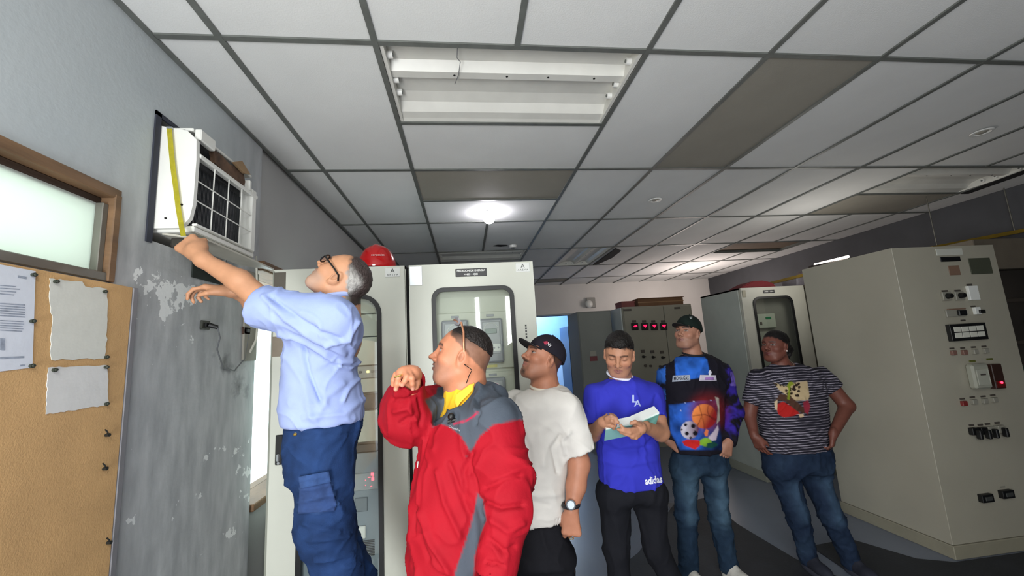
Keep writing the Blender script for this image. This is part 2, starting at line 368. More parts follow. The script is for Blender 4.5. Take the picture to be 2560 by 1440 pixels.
troffer((xs[5]+xs[6])/2, ys[6]+.61, False, 'narrow ceiling light trough running away toward the doorway')
# black sheets under the grid, their colour standing in for dark open gaps
tag(obj('dark_gap_sheet', MB().prism([(2.16, 5.3, ZC-.012), (2.18, 6.4, ZC-.012), (2.25, 6.35, ZC-.012), (2.33, 5.9, ZC-.012), (2.30, 5.45, ZC-.012)], (0, 0, .008)), M_dark), 'curved black sheet standing in for a dark gap beside the narrow far trough', 'panel')
tag(obj('dark_gap_sheet', MB().prism([(5.06, 2.86, ZC-.012), (5.17, 2.86, ZC-.012), (5.26, 3.4, ZC-.012), (5.17, 3.4, ZC-.012)], (0, 0, .008)), M_dark), 'straight black sheet standing in for the dark gap right of the right-hand trough', 'panel')
# ---- round ceiling lamps
def downlight(x, y, lit, label):
    t = thing('recessed_lamp', label, 'lamp', (x, y, ZC)); n = 24
    mb = MB(); rr = [(.062, 0), (.058, -.006), (.045, -.007), (.04, .0), (.04, .02)]; rg = [[mb.b.verts.new((x+r*math.cos(2*math.pi*k/n), y+r*math.sin(2*math.pi*k/n), ZC+z)) for k in range(n)] for r, z in rr]
    for A, B in zip(rg, rg[1:]):
        for k in range(n): mb.b.faces.new((A[k], A[(k+1) % n], B[(k+1) % n], B[k]))
    obj('trim_ring', mb, M_white, t, True)
    if lit: obj('bulb', MB().sph((x, y, ZC-.052), .058, 12), mat('lit_bulb', '#fbf7ff', .4, emit=42.), t, True)
    else: obj('bulb', MB().sph((x, y, ZC+.005), .034, 10, (1, 1, .5)), mat('unlit_bulb', '#99958a', .3), t, True)
downlight(.276, 3.735, True, 'glowing round white bulb on the ceiling above the centre cabinets')
downlight(1.852, 3.463, False, 'small unlit round ceiling lamp right of the glowing bulb')
downlight(3.698, 2.238, False, 'unlit round ceiling lamp with shiny rim at the far right')
t = thing('smoke_detector', 'small white round detector stuck to the ceiling beyond the bulb', 'detector', (.66, 5.0, ZC))
obj('housing', MB().cyl((.66, 5., ZC-.03), (.66, 5., ZC+.0), .045, .05), M_white, t, True); obj('sensor', MB().cyl((.66, 5., ZC-.042), (.66, 5., ZC-.03), .02), M_grid, t)
tag(obj('ceiling_hole', MB().prism([(.40, 5.0, ZC-.003), (.46, 4.95, ZC-.003), (.57, 4.97, ZC-.003), (.6, 5.01, ZC-.003), (.5, 5.04, ZC-.003)], (0, 0, .006)), M_dark), 'small ragged dark hole in the ceiling tile next to the white detector', 'hole')

# ================================================================ LEFT WALL FITTINGS
M_wood = mat('worn_brown_wood', '#6b5138', .6, var=.3, scale=9, stretch=(1, .4, 3), bump=.15)
M_woodd = mat('dark_weathered_wood', '#3a2c22', .65, var=.35, scale=10, stretch=(1, .3, 1), bump=.2)
M_frame = mat('grey_aluminium_frame', '#77756d', .4, .5, var=.1)
def frosted():
    m = bpy.data.materials.new('frosted_glass'); m.use_nodes = True; N = m.node_tree.nodes; L = m.node_tree.links; N.remove(N['Principled BSDF'])
    a = N.new('ShaderNodeBsdfTranslucent'); a.inputs[0].default_value = (.72, .78, .73, 1); d = N.new('ShaderNodeBsdfDiffuse'); d.inputs[0].default_value = (.75, .8, .76, 1)
    x = N.new('ShaderNodeMixShader'); x.inputs[0].default_value = .35; L.new(a.outputs[0], x.inputs[1]); L.new(d.outputs[0], x.inputs[2]); L.new(x.outputs[0], N['Material Output'].inputs[0]); return m
M_frost = frosted()
wy0, wy1, wz0, wz1 = WIN
w1 = thing('window_1', 'x', 'x', (XL, (wy0+wy1)/2, wz0)); del w1['category']; w1['kind'] = 'structure'; w1['label'] = 'frosted window in a brown frame above the cork board'
obj('window_frame', MB().box((XL-.12, wy0, wz1-.035), (XL+.012, wy1, wz1), .003), M_wood, w1, label='brown wooden top rail')
obj('window_frame', MB().box((XL-.12, wy0, wz1-.07), (XL-.03, wy1, wz1-.035), .003), M_woodd, w1, label='dark inner top rail')
obj('window_frame', MB().box((XL-.12, wy1-.028, wz0), (XL+.014, wy1, wz1-.02), .003), M_wood, w1, label='brown wooden right post')
obj('window_frame', MB().box((XL-.05, wy1-.05, wz0+.02), (XL-.005, wy1-.028, wz1-.06), .002), M_frame, w1)
obj('window_frame', MB().box((XL-.12, wy0, wz0), (XL+.008, wy1, wz0+.03), .003), M_frame, w1, label='grey bottom rail')
obj('window_frame', MB().box((XL-.12, wy0, wz0), (XL+.008, wy0+.03, wz1), .003), M_frame, w1)
obj('window_frame', MB().box((XL-.05, .52, wz0+.03), (XL-.005, .56, wz1-.06), .002), M_frame, w1)
obj('pane', MB().box((XL-.034, wy0+.03, wz0+.03), (XL-.028, .53, wz1-.06)), M_frost, w1)
obj('pane', MB().box((XL-.034, .55, wz0+.03), (XL-.028, wy1-.05, wz1-.06)), M_frost, w1)
# bright narrow window beside the cabinet
w2 = thing('window_2', 'x', 'x', (XL2, 3, .82)); del w2['category']; w2['kind'] = 'structure'; w2['label'] = 'bright narrow window glimpsed between the peeling wall and the cabinet'
obj('window_sill', MB().box((XL2-.2, SLIT[0], .80), (XL2+.03, SLIT[1], .84), .004), M_wood, w2)
obj('lintel', MB().box((XL2-.2, SLIT[0], 2.15), (XL2+.035, SLIT[1], 2.19), .004), M_wood, w2)
obj('window_frame', MB().box((XL2-.16, SLIT[1]-.03, .84), (XL2-.1, SLIT[1], 2.15), .003), M_frame, w2)
obj('pane', MB().box((XL2-.135, SLIT[0], .84), (XL2-.13, SLIT[1]-.03, 2.15)), glass('clear_glass', '#f4fbff', .02), w2)

# cork board with papers
M_cork = mat('cork', '#c09a68', .85, var=.12, scale=5, bump=.15, bscale=220)
bd = thing('notice_board', 'large tan cork notice board on the left wall under the frosted window', 'board', (XL, .9, .5))
obj('cork_panel', MB().box((XL+.0005, -.5, .35), (XL+.0155, 1.575, 1.90), .003), M_cork, bd)
obj('edge_strip', MB().box((XL, 1.575, .35), (XL+.017, 1.60, 1.90), .003), mat('grey_board_edge', '#7d7c80', .5, .2, var=.08), bd)
XP = XL+.0165
def paper(poly, label, jag=0., col='#d3d5cf', pins=(), lines=()):
    P_ = []; n = len(poly)
    for i in range(n):
        a_, b_ = np.array(poly[i], float), np.array(poly[(i+1) % n], float); k = max(1, int(np.linalg.norm(b_-a_)/9)) if jag else 1
        nrm = np.array([b_[1]-a_[1], a_[0]-b_[0]])/max(1e-6, np.linalg.norm(b_-a_))
        for q in range(k): P_.append(a_+(b_-a_)*q/k+(nrm*random.uniform(-jag, jag) if q else 0))
    pts = [atX(u, v, XP) for u, v in P_]; c = np.mean(pts, 0)
    t = thing('paper', label, 'paper', tuple(c), None)
    obj('sheet', MB().prism(pts, (.0012, 0, 0)), mat('paper_'+col, col, .8, var=.03, scale=20, bump=.05), t)
    for (u, v) in pins:
        q = atX(u, v, XP); obj('push_pin', MB().cyl(q, q+np.array([.009, 0, 0]), .0045, .0062, 10).cyl(q+np.array([.009, 0, 0]), q+np.array([.013, 0, 0]), .0045, .0035, 10), mat('pin_dark', '#2c3128', .4), t)
    if lines:
        mb = MB()
        for (u0, v0, u1, v1, h) in lines:
            A, B = atX(u0, v0, XP+.0014), atX(u1, v1, XP+.0014); C_ = atX(u1, v1+h, XP+.0014); D = atX(u0, v0+h, XP+.0014); mb.prism([A, B, C_, D], (.0003, 0, 0))
        pr_ = obj('print', mb, mat('faded_print', '#8f97a4', .8, var=.3, scale=60), t); pr_['kind'] = 'stuff'
    return t
L_ = [(0, 712+k*7, 40+random.randint(-12, 10), 712+k*7+3, 2.5) for k in range(4)]+[(0, 757+k*6, 62, 761+k*6, 3) for k in range(6)]+[(0, 800+k*6, 62-random.randint(0, 20), 803+k*6, 2.5) for k in range(5)]+[(0, 845, 12, 846, 30), (0, 893, 60, 890, 5), (44, 688, 66, 692, 6), (50, 912, 62, 911, 4)]
paper([(-60, 650), (88, 678), (84, 800), (80, 919), (-60, 936)], 'printed white notice pinned at the far left of the cork board', 0, '#cdd2da', [(79, 687), (76, 803), (74, 915)], L_)
paper([(123, 696), (205, 704), (212, 716), (266, 722), (268, 800), (263, 896), (128, 900), (124, 880), (131, 800), (124, 760)], 'taller torn blank sheet pinned on the cork board', 2.2, '#cdcec4', [(135, 704), (258, 729), (262, 893)])
paper([(119, 919), (268, 913), (270, 1012), (114, 1036)], 'shorter torn blank sheet pinned under the taller one on the cork board', 1.6, '#d0d0cc', [(131, 925), (261, 918), (262, 1010)])
for (u, v) in ((264, 1088), (258, 1172), (268, 1357)):
    q = atX(u, v, XP); obj('board_clip', MB().cyl(q, q+np.array([.012, 0, 0]), .005, .006, 8).tube([q+np.array([.006, 0, 0]), q+np.array([.012, -.008, .01]), q+np.array([.01, -.016, .02])], .0022, 6), mat('pin_black', '#191a18', .5), bd)

# ---- air conditioner in its hole
XA = -1.06
ac = thing('air_conditioner', 'old white window air conditioner with its grille off, set through the grey wall', 'air conditioner', (XA, 1.9, 2.14))
M_ac = mat('aged_white_plastic', '#dcdcd6', .4, var=.04, scale=5)
side = [(402, 316), (430, 322), (470, 337), (488, 352), (484, 420), (482, 520), (470, 560), (448, 574), (392, 566), (389, 545)]
# side panel: a slab in the plane Y = 1.66 reaching from the wall to the front
pts = [(XL-.1, 1.665, 2.585), (XL+.0, 1.665, 2.585), (-1.10, 1.665, 2.565), (-1.062, 1.665, 2.525), (-1.058, 1.665, 2.44), (-1.06, 1.665, 2.25), (-1.07, 1.665, 2.19), (-1.10, 1.665, 2.15), (XL-.1, 1.665, 2.15)]
obj('side_panel', MB().prism(pts, (0, .02, 0)), M_ac, ac)
obj('screw', MB().cyl((-1.10, 1.664, 2.245), (-1.10, 1.66, 2.245), .004, n=8), M_dark, ac); obj('screw', MB().cyl((-1.155, 1.664, 2.19), (-1.155, 1.66, 2.19), .004, n=8), M_dark, ac)
yA, yB_ = 1.665, 2.15
obj('casing', MB().box((XL-.1, yA+.02, 2.575), (-1.09, yB_, 2.59), .003).box((XL-.1, yA+.02, 2.14), (-1.065, yB_, 2.165), .004).box((XL-.1, yB_-.05, 2.165), (-1.06, yB_, 2.50), .008), M_ac, ac)
obj('front_rail', MB().box((-1.085, yA+.02, 2.455), (-1.055, yB_, 2.475), .004), M_ac, ac, label='rail between the broken top strip and the grid')
obj('front_rail', MB().box((-1.075, yA+.02, 2.165), (-1.055, yB_-.04, 2.175), .003), M_ac, ac)
obj('front_rail', MB().box((-1.085, yA+.02, 2.535), (-1.058, yA+.12, 2.585), .004), M_ac, ac); obj('front_rail', MB().box((-1.085, yB_-.08, 2.475), (-1.058, yB_-.06, 2.53), .003), M_ac, ac)
obj('cooling_coil', MB().box((-1.14, yA+.02, 2.165), (-1.12, yB_-.05, 2.58)), mat('dirty_coil', '#28292b', .7, var=.5, scale=25, bump=.4, bscale=90), ac)
mb = MB()
for k in range(46): mb.box((-1.12, yA+.03+k*.0088, 2.17), (-1.113, yA+.033+k*.0088, 2.45))
o = obj('coil_fin', mb, mat('coil_fins', '#3b3e41', .5, .4), ac); o['kind'] = 'stuff'
for k in range(4): obj('grid_wire', MB().tube([(-1.066, yA+.02+.108*(k+1), 2.172), (-1.062, yA+.02+.108*(k+1), 2.457)], .0028, 6), M_ac, ac) if k < 4 else None
for k in range(2): obj('grid_wire', MB().tube([(-1.062, yA+.02, 2.27+.085*k), (-1.062, yB_-.05, 2.265+.085*k)], .0028, 6), M_ac, ac)
mb = MB(); pr = [(yA+.14, 2.555), (yA+.2, 2.56), (yA+.27, 2.548), (yA+.33, 2.56), (yA+.37, 2.575), (yA+.39, 2.55), (yB_-.08, 2.52), (yB_-.09, 2.485), (yA+.3, 2.482), (yA+.16, 2.50)]
mb.prism([(-1.10, y, z) for y, z in pr], (.02, 0, 0)); obj('torn_insulation', mb, mat('brown_debris', '#5a4434', .9, var=.5, scale=20, bump=.5), ac, label='torn brown insulation in the broken top strip')
mb = MB().prism([(-1.075, yA+.27, 2.56), (-1.075, yA+.34, 2.60), (-1.075, yA+.42, 2.565), (-1.075, yA+.36, 2.545)], (.012, 0, 0)); obj('cardboard_scrap', mb, mat('cardboard', '#957a5a', .85, var=.15), ac)
obj('bottom_tray', MB().prism([(-1.19, 1.70, 2.135), (-1.02, 1.70, 2.105), (-1.02, 2.27, 2.10), (-1.19, 2.27, 2.13)], (0, 0, .008)), mat('aged_tray', '#b5b2a6', .5, var=.08), ac)
struct('trim_2', MB().box((XL-.002, ACO[0]-.025, ACO[2]-.01), (XL+.006, ACO[0]+.004, ACO[3]+.012)).box((XL-.002, ACO[0]-.025, ACO[3]-.004), (XL+.006, ACO[0]+.17, ACO[3]+.014)), mat('dark_slate_edge', '#2a2d38', .8, var=.2))
# recess under the unit, timber post and ledge next to it
tag(obj('wall_gap', MB().box((XL-.001, 1.9, 2.0), (XL+.006, 2.33, 2.07)), mat('dark_green_gap', '#232a26', .9, var=.4, scale=12)), 'dark greenish slot in the wall right under the air conditioner', 'gap')
struct('trim_3', MB().box((XL, 2.33, 1.62), (XL+.012, 2.47, 2.12), .004), mat('raw_plaster_post', '#8d8a80', .8, var=.1))
struct('trim_4', MB().box((XL-.01, 2.42, 2.16), (XL+.06, 2.70, 2.19), .004), M_wood)
struct('trim_5', MB().box((XL, 2.235, 2.19), (XL+.015, 2.31, 2.60), .004), mat('grey_plaster_band', '#8e8f8d', .8, var=.06))
# sockets and cables
def socket(u, v, w_, h_, label, m):
    q = atX(u, v, XL); t = thing('wall_socket', label, 'socket', tuple(q))
    obj('plate', MB().box((XL, q[1]-w_/2, q[2]-h_/2), (XL+.012, q[1]+w_/2, q[2]+h_/2), .003), m, t)
    obj('insert', MB().box((XL+.012, q[1]-w_/4, q[2]-h_/4), (XL+.02, q[1]+w_/4, q[2]+h_/4), .003), M_black, t); return q, t
q1, t1 = socket(509, 813, .06, .042, 'dark wall socket with a black plug under the reaching arm', mat('dark_bakelite', '#33352f', .4))
obj('plug', MB().cyl((XL+.02, q1[1]+.005, q1[2]), (XL+.05, q1[1]+.02, q1[2]-.012), .012, .009, 12), M_black, t1, True)
tag(obj('power_cable', MB().tube([(XL+.05, q1[1]+.02, q1[2]-.012), (XL+.045, q1[1]+.05, q1[2]-.06), (XL+.02, q1[1]+.075, q1[2]-.11), (XL+.01, q1[1]+.15, q1[2]-.2), (XL+.01, q1[1]+.25, q1[2]-.22), (XL+.01, q1[1]+.34, q1[2]-.16), (XL+.01, q1[1]+.37, q1[2]-.03)], .0035, 8), mat('grey_cable', '#5f6163', .5), None, True), 'thin dark cable looping down the grey wall from the plug', 'cable')
q2, t2 = socket(612, 827, .07, .04, 'small dark brown wall socket beside the bright window', mat('brown_bakelite', '#3f2c22', .4))
tag(obj('power_cable', MB().tube([atX(640, 640, XL+.02), atX(643, 720, XL+.02), atX(646, 790, XL+.02), atX(640, 850, XL+.02), atX(625, 880, XL+.02)], .006, 8), mat('pale_cable', '#b8b6aa', .5), None, True), 'pale cable running down the end of the grey wall to the brown socket', 'cable')

# ================================================================ CABINETS
def rrect(x0, x1, z0, z1, r, n=6):
    P_ = []
    for cx, cz, a0 in ((x1-r, z1-r, 0), (x0+r, z1-r, 90), (x0+r, z0+r, 180), (x1-r, z0+r, 270)):
        for k in range(n+1):
            a_ = math.radians(a0+90*k/n); P_.append((cx+r*math.cos(a_), cz+r*math.sin(a_)))
    return P_
YC = 2.48; HC = 2.148
def ring_plate(outer, inner, y0, y1):
    """plate between two loops with equal counts (XZ plane), y0 front, y1 back"""
    mb = MB(); n = len(outer); q = []
    for y in (y0, y1):
        q.append([mb.b.verts.new((x, y, z)) for x, z in outer]); q.append([mb.b.verts.new((x, y, z)) for x, z in inner])
    for k in range(n):
        l = (k+1) % n
        mb.b.faces.new((q[0][k], q[1][k], q[1][l], q[0][l])); mb.b.faces.new((q[2][k], q[2][l], q[3][l], q[3][k]))
        mb.b.faces.new((q[1][k], q[3][k], q[3][l], q[1][l])); mb.b.faces.new((q[0][k], q[0][l], q[2][l], q[2][k]))
    bmesh.ops.recalc_face_normals(mb.b, faces=mb.b.faces[:]); return mb
def glazed_cabinet(name, label, x0, x1, yf, depth, h, win, m=M_cab, mtrim=M_black):
    t = thing(name, label, 'cabinet', ((x0+x1)/2, yf+depth/2, 0))
    wx0, wx1, wz0, wz1, r = win; T = .025
    obj('body', MB().box((x0, yf+T, 0), (x0+.02, yf+depth, h)).box((x1-.02, yf+T, 0), (x1, yf+depth, h)).box((x0, yf+T, h-.02), (x1, yf+depth, h)).box((x0, yf+depth-.02, 0), (x1, yf+depth, h)).box((x0, yf+T, 0), (x1, yf+depth, .1)), m, t)
    inner = rrect(wx0, wx1, wz0, wz1, r); X0_, X1_, Z0_, Z1_ = x0+.004, x1-.004, .1, h-.002
    def toedge(px, pz):
        cx, cz = (wx0+wx1)/2, (wz0+wz1)/2; dx, dz = px-cx, pz-cz; s = min(((X1_-cx) if dx > 0 else (X0_-cx))/dx if abs(dx) > 1e-6 else 1e9, ((Z1_-cz) if dz > 0 else (Z0_-cz))/dz if abs(dz) > 1e-6 else 1e9); return cx+dx*s, cz+dz*s
    outer = [toedge(*p) for p in inner]
    # snap the nearest outer point of each quadrant to the door's corner
    for cx_, cz_ in ((X0_, Z0_), (X0_, Z1_), (X1_, Z0_), (X1_, Z1_)):
        k = min(range(len(outer)), key=lambda i: (outer[i][0]-cx_)**2+(outer[i][1]-cz_)**2); outer[k] = (cx_, cz_)
    door = obj('door', ring_plate(outer, inner, yf, yf+T-.002), m, t)
    obj('gasket', ring_plate(rrect(wx0-.012, wx1+.012, wz0-.012, wz1+.012, r+.012), rrect(wx0+.014, wx1-.014, wz0+.014, wz1-.014, max(.01, r-.014)), yf-.012, yf+.004), mtrim, door)
    gp = rrect(wx0, wx1, wz0, wz1, r); mb = MB(); mb.b.faces.new([mb.b.verts.new((x, yf+.008, z)) for x, z in gp]); obj('window_pane', mb, glass('cabinet_glass', '#f2f6f2', .03), door)
    return t, door
M_panel = mat('inner_panel_paint', '#c6c8bb', .5, var=.02)
c1, d1 = glazed_cabinet('relay_cabinet', 'left beige control cabinet with a black-rimmed glazed door and red hard hat on top', -1.12, -.352, YC, .7, HC, (-.945, -.507, .30, 1.965, .11))
c2, d2 = glazed_cabinet('relay_cabinet', 'right beige control cabinet with energy meters behind a black-rimmed glazed door', -.334, .452, YC, .7, HC, (-.185, .302, .30, 1.985, .06))
obj('plinth_gap', MB().box((-.350, YC+.03, 0), (-.336, YC+.6, HC-.01)), M_dark, c1)
ZF = Vector((0, -1, 0))
def front_text(s, x, z, y, size, m, par, name='lettering', sx=1., bold=0.): return text(s, name, frameM((x, y, z), (1, 0, 0), (0, 0, 1)), size, m, par, .0004, bold, sx)
M_ink = mat('dark_ink', '#3a3c3b', .6); M_inkw = mat('white_ink', '#e6e6e2', .6); M_wplate = mat('white_label_plate', '#e2e4e0', .4); M_bplate = mat('black_label_plate', '#17181a', .4)
for d_, x, z in ((d1, -.427, 2.107), (d2, .381, 2.108)):
    pl = obj('maker_plate', MB().box((x-.045, YC-.004, z-.030), (x+.045, YC, z+.028), .002), M_wplate, d_, label='white maker plate reading A AREVA')
    front_text('A', x, z+.008, YC-.0046, .038, M_ink, pl); front_text('A R E V A', x, z-.017, YC-.0046, .016, M_ink, pl)
pl = obj('name_plate', MB().box((-.045, YC-.004, 2.062), (.15, YC, 2.112), .002), M_bplate, d2, label='black plate reading MEDICION DE ENERGIA +N05+Q01')
front_text('MEDICION DE ENERGIA', .052, 2.098, YC-.0046, .0165, M_inkw, pl, bold=.0005); front_text('+N05 + Q01', .052, 2.075, YC-.0046, .0165, M_inkw, pl, bold=.0005)
obj('steel_plate', MB().box((-.325, YC-.003, 2.018), (-.25, YC, 2.137), .001), M_steel, d2, label='bare steel plate')
obj('steel_plate', MB().box((-1.112, YC-.003, 2.01), (-1.045, YC, 2.13), .001), mat('dull_plate', '#6f6a60', .4, .3, var=.15), d1, label='dull brown-grey plate')
obj('steel_plate', MB().box((-1.112, YC-.003, 1.635), (-1.03, YC, 1.75), .001), mat('dull_plate2', '#8c8172', .4, .3, var=.15), d1, label='dull tan plate')
h_ = obj('handle', MB().box((-1.077, YC-.008, 1.04), (-1.037, YC, 1.20), .004), M_black, d1); obj('lock', MB().box((-1.065, YC-.02, 1.06), (-1.05, YC-.006, 1.10), .004).cyl((-1.057, YC-.012, 1.05), (-1.057, YC-.004, 1.05), .007), M_steel, h_)
mb = MB()
for k in range(5): mb.box((.372, YC-.002, 1.732-k*.018), (.382, YC, 1.743-k*.018))
obj('vent_marks', mb, M_ink, d2)['kind'] = 'stuff'
# insides of cabinet 1
YI = YC+.07
mb = MB()
zz = [1.955, 1.86, 1.72, 1.545]
obj('inner_panel', MB().box((-1.09, YI, .12), (-.38, YI+.01, 2.12)), mat('cab_inner_dark', '#6d6f69', .7), c1)
for a_, b_ in ((1.865, 1.99), (1.725, 1.86), (1.555, 1.72), (1.395, 1.475), (1.115, 1.29)): obj('module_panel', MB().box((-1.0, YI-.03, a_), (-.515, YI, b_), .003), M_panel, c1)
s_ = obj('module_panel', MB().box((-1.0, YI-.032, 1.478), (-.515, YI, 1.548), .003), mat('module_grey', '#a6a9a4', .5), c1)
for x, c_ in ((-.63, '#26324f'), (-.585, '#e9e09a'), (-.56, '#8f918d'), (-.54, '#8f918d')): obj('indicator', MB().box((x-.008, YI-.036, 1.508), (x+.008, YI-.031, 1.522), .002), mat('ind'+c_, c_, .4, emit=.8 if c_ == '#e9e09a' else 0), s_)
obj('cross_bar', MB().box((-1.0, YI-.045, 1.30), (-.515, YI-.02, 1.385), .003), M_black, c1); obj('cross_bar', MB().box((-1.0, YI-.045, 1.062), (-.515, YI-.02, 1.105), .003), M_black, c1)
s_ = obj('module_panel', MB().box((-1.0, YI-.03, .12), (-.515, YI, 1.055), .003), mat('module_bluegrey', '#7f8a92', .45, var=.04), c1)
g_ = obj('led_display', MB().box((-.80, YI-.038, .852), (-.53, YI-.03, .945), .003), mat('display_face', '#9aa0a3', .4), s_)
mb = MB(); random.seed(4)
for k in range(26): x = -.79+random.random()*.245; z = .862+random.random()*.07; mb.box((x, YI-.0405, z), (x+.004+.01*(random.random() > .7), YI-.038, z+.004+.012*(random.random() > .7)))
obj('lit_segments', mb, mat('red_led', '#ff5a6a', .4, emit=1.2), s_)['kind'] = 'stuff'
obj('push_switch', MB().box((-.66, YI-.04, .74), (-.59, YI-.03, .815), .004), mat('switch_grey', '#6d767c', .4), s_); obj('push_switch', MB().box((-.68, YI-.045, .60), (-.60, YI-.03, .665), .004), M_wplate, s_, label='white switch')
mb = MB()
for k in range(10): mb.box((-.655, YI-.036, .505+k*.0085), (-.555, YI-.03, .509+k*.0085))
obj('vent_grille', mb, M_ink, s_)['kind'] = 'stuff'
obj('door_edge', MB().box((-1.118, YC-.001, .1), (-1.108, YC+.02, HC-.01)), M_cabd, c1)
# insides of cabinet 2: two meters above, one below
obj('inner_panel', MB().box((-.31, YI+.01, .12), (.43, YI+.02, 2.12)), M_panel, c2)
obj('module_panel', MB().box((-.18, YI-.01, 1.485), (.30, YI+.01, 1.842), .003), M_panel, c2)
obj('module_panel', MB().box((-.18, YI-.01, 1.12), (.30, YI+.01, 1.465), .003), M_panel, c2)
obj('module_panel', MB().box((-.18, YI-.01, .3), (.30, YI+.01, 1.10), .003), mat('module_bluegrey'), c2)
M_meter = mat('meter_case', '#8a8d94', .3, var=.05); M_mface = mat('meter_face', '#a9acb0', .35); M_lcd = mat('lcd', '#7d8c86', .3)
def meter(x0, x1, z0, z1, red=False):
    p_ = obj('energy_meter', MB().box((x0, YI-.05, z0), (x1, YI-.01, z1), .012, 2), M_meter, c2)
    obj('meter_face', MB().box((x0+.02, YI-.054, z0+.055), (x1-.02, YI-.05, z1-.02), .004), M_mface, p_)
    cx, cz = (x0+x1)/2, z1-.075; n = 20
    obj('dial_ring', MB().tube([(cx+.045*math.cos(math.radians(200*k/n-10)), YI-.056, cz+.045*math.sin(math.radians(200*k/n-10))) for k in range(n+1)], .002, 5), M_wplate, p_)
    obj('display', MB().box((cx-.035, YI-.057, cz-.02), (cx+.035, YI-.053, cz+.01), .002), M_lcd, p_)
    obj('key_plate', MB().box((cx-.03, YI-.058, z0+.07), (x1-.02, YI-.053, z0+.115), .002), M_wplate, p_)
    mb = MB()
    for k in range(3): mb.cyl((cx-.012+k*.026, YI-.058, z0+.092), (cx-.012+k*.026, YI-.061, z0+.092), .006, n=8)
    obj('button', mb, M_meter, p_)['kind'] = 'stuff'
    if red: obj('warning_light', MB().cyl((cx+.01, YI-.054, cz+.02), (cx+.01, YI-.06, cz+.02), .005, n=8), mat('pink_led', '#ff6ab0', .4, emit=4), p_)
for x0, x1 in ((-.145, .02), (.085, .235)): meter(x0, x1, 1.52, 1.795)
meter(.085, .235, 1.17, 1.432, True); meter(-.145, .02, 1.17, 1.432)
for x, z in ((-.06, 1.817), (.16, 1.817), (.16, 1.447), (-.06, 1.447)): obj('tag_plate', MB().box((x-.024, YI-.015, z-.007), (x+.024, YI-.009, z+.007), .001), M_meter, c2)
obj('tag_plate', MB().box((.12, YI-.015, 1.492), (.19, YI-.009, 1.508)), mat('yellow_tag', '#c9c074', .5), c2, label='yellow strip tag')
# objects on top of cabinet 1
def helmet(c, s=1.):
    t = thing('hard_hat', 'glossy red hard hat on top of the left control cabinet', 'helmet', tuple(c)); mb = MB(); n = 36; rg = []
    for k in range(13):
        a_ = math.pi/2*k/12; r = math.cos(a_)**.85 if k < 12 else .001
        rg.append([mb.b.verts.new((c[0]+.122*r*math.cos(2*math.pi*j/n), c[1]+.135*r*math.sin(2*math.pi*j/n), c[2]+.012+.165*math.sin(a_)+(.006*math.exp(-((math.cos(2*math.pi*j/n)*r)/.14)**2) if k < 12 else .006))) for j in range(n)])
    for A, B in zip(rg, rg[1:]):
        for j in range(n): mb.b.faces.new((A[j], A[(j+1) % n], B[(j+1) % n], B[j]))
    M_h = mat('red_helmet_plastic', '#c00d12', .14, coat=.6)
    sh = obj('shell', mb, M_h, t, True)
    mb = MB(); o_ = []; i_ = []
    for z in (0, .008):
        o_.append([mb.b.verts.new((c[0]+.134*math.cos(2*math.pi*j/n), c[1]+(.15+.03*max(0, -math.sin(2*math.pi*j/n)))*math.sin(2*math.pi*j/n), c[2]+.004+z)) for j in range(n)]); i_.append([mb.b.verts.new((c[0]+.116*math.cos(2*math.pi*j/n), c[1]+.128*math.sin(2*math.pi*j/n), c[2]+.004+z)) for j in range(n)])
    for j in range(n):
        l = (j+1) % n
        mb.b.faces.new((o_[0][j], i_[0][j], i_[0][l], o_[0][l])); mb.b.faces.new((o_[1][j], o_[1][l], i_[1][l], i_[1][j])); mb.b.faces.new((o_[0][j], o_[0][l], o_[1][l], o_[1][j]))
    obj('brim', mb, M_h, t, True)
    text('corpoelec', 'lettering', frameM((c[0]+.03, c[1]-.128, c[2]+.082), (1, .12, 0), (0, .35, 1)), .02, mat('helmet_print', '#e9c9c6', .5), t, .0015)
helmet(np.array([-.555, 2.66, HC+.002]))
tag(obj('metal_bracket', MB().prism([(-.93, 2.56, HC+.001), (-.62, 2.56, HC+.001), (-.62, 2.60, HC+.001), (-.93, 2.60, HC+.001)], (0, 0, .012)).prism([(-.83, 2.56, HC+.013), (-.70, 2.56, HC+.013), (-.79, 2.57, HC+.034)], (0, .02, 0)), mat('black_bracket', '#25261f', .6)), 'flat black bracket on top of the left cabinet beside the hard hat', 'bracket')

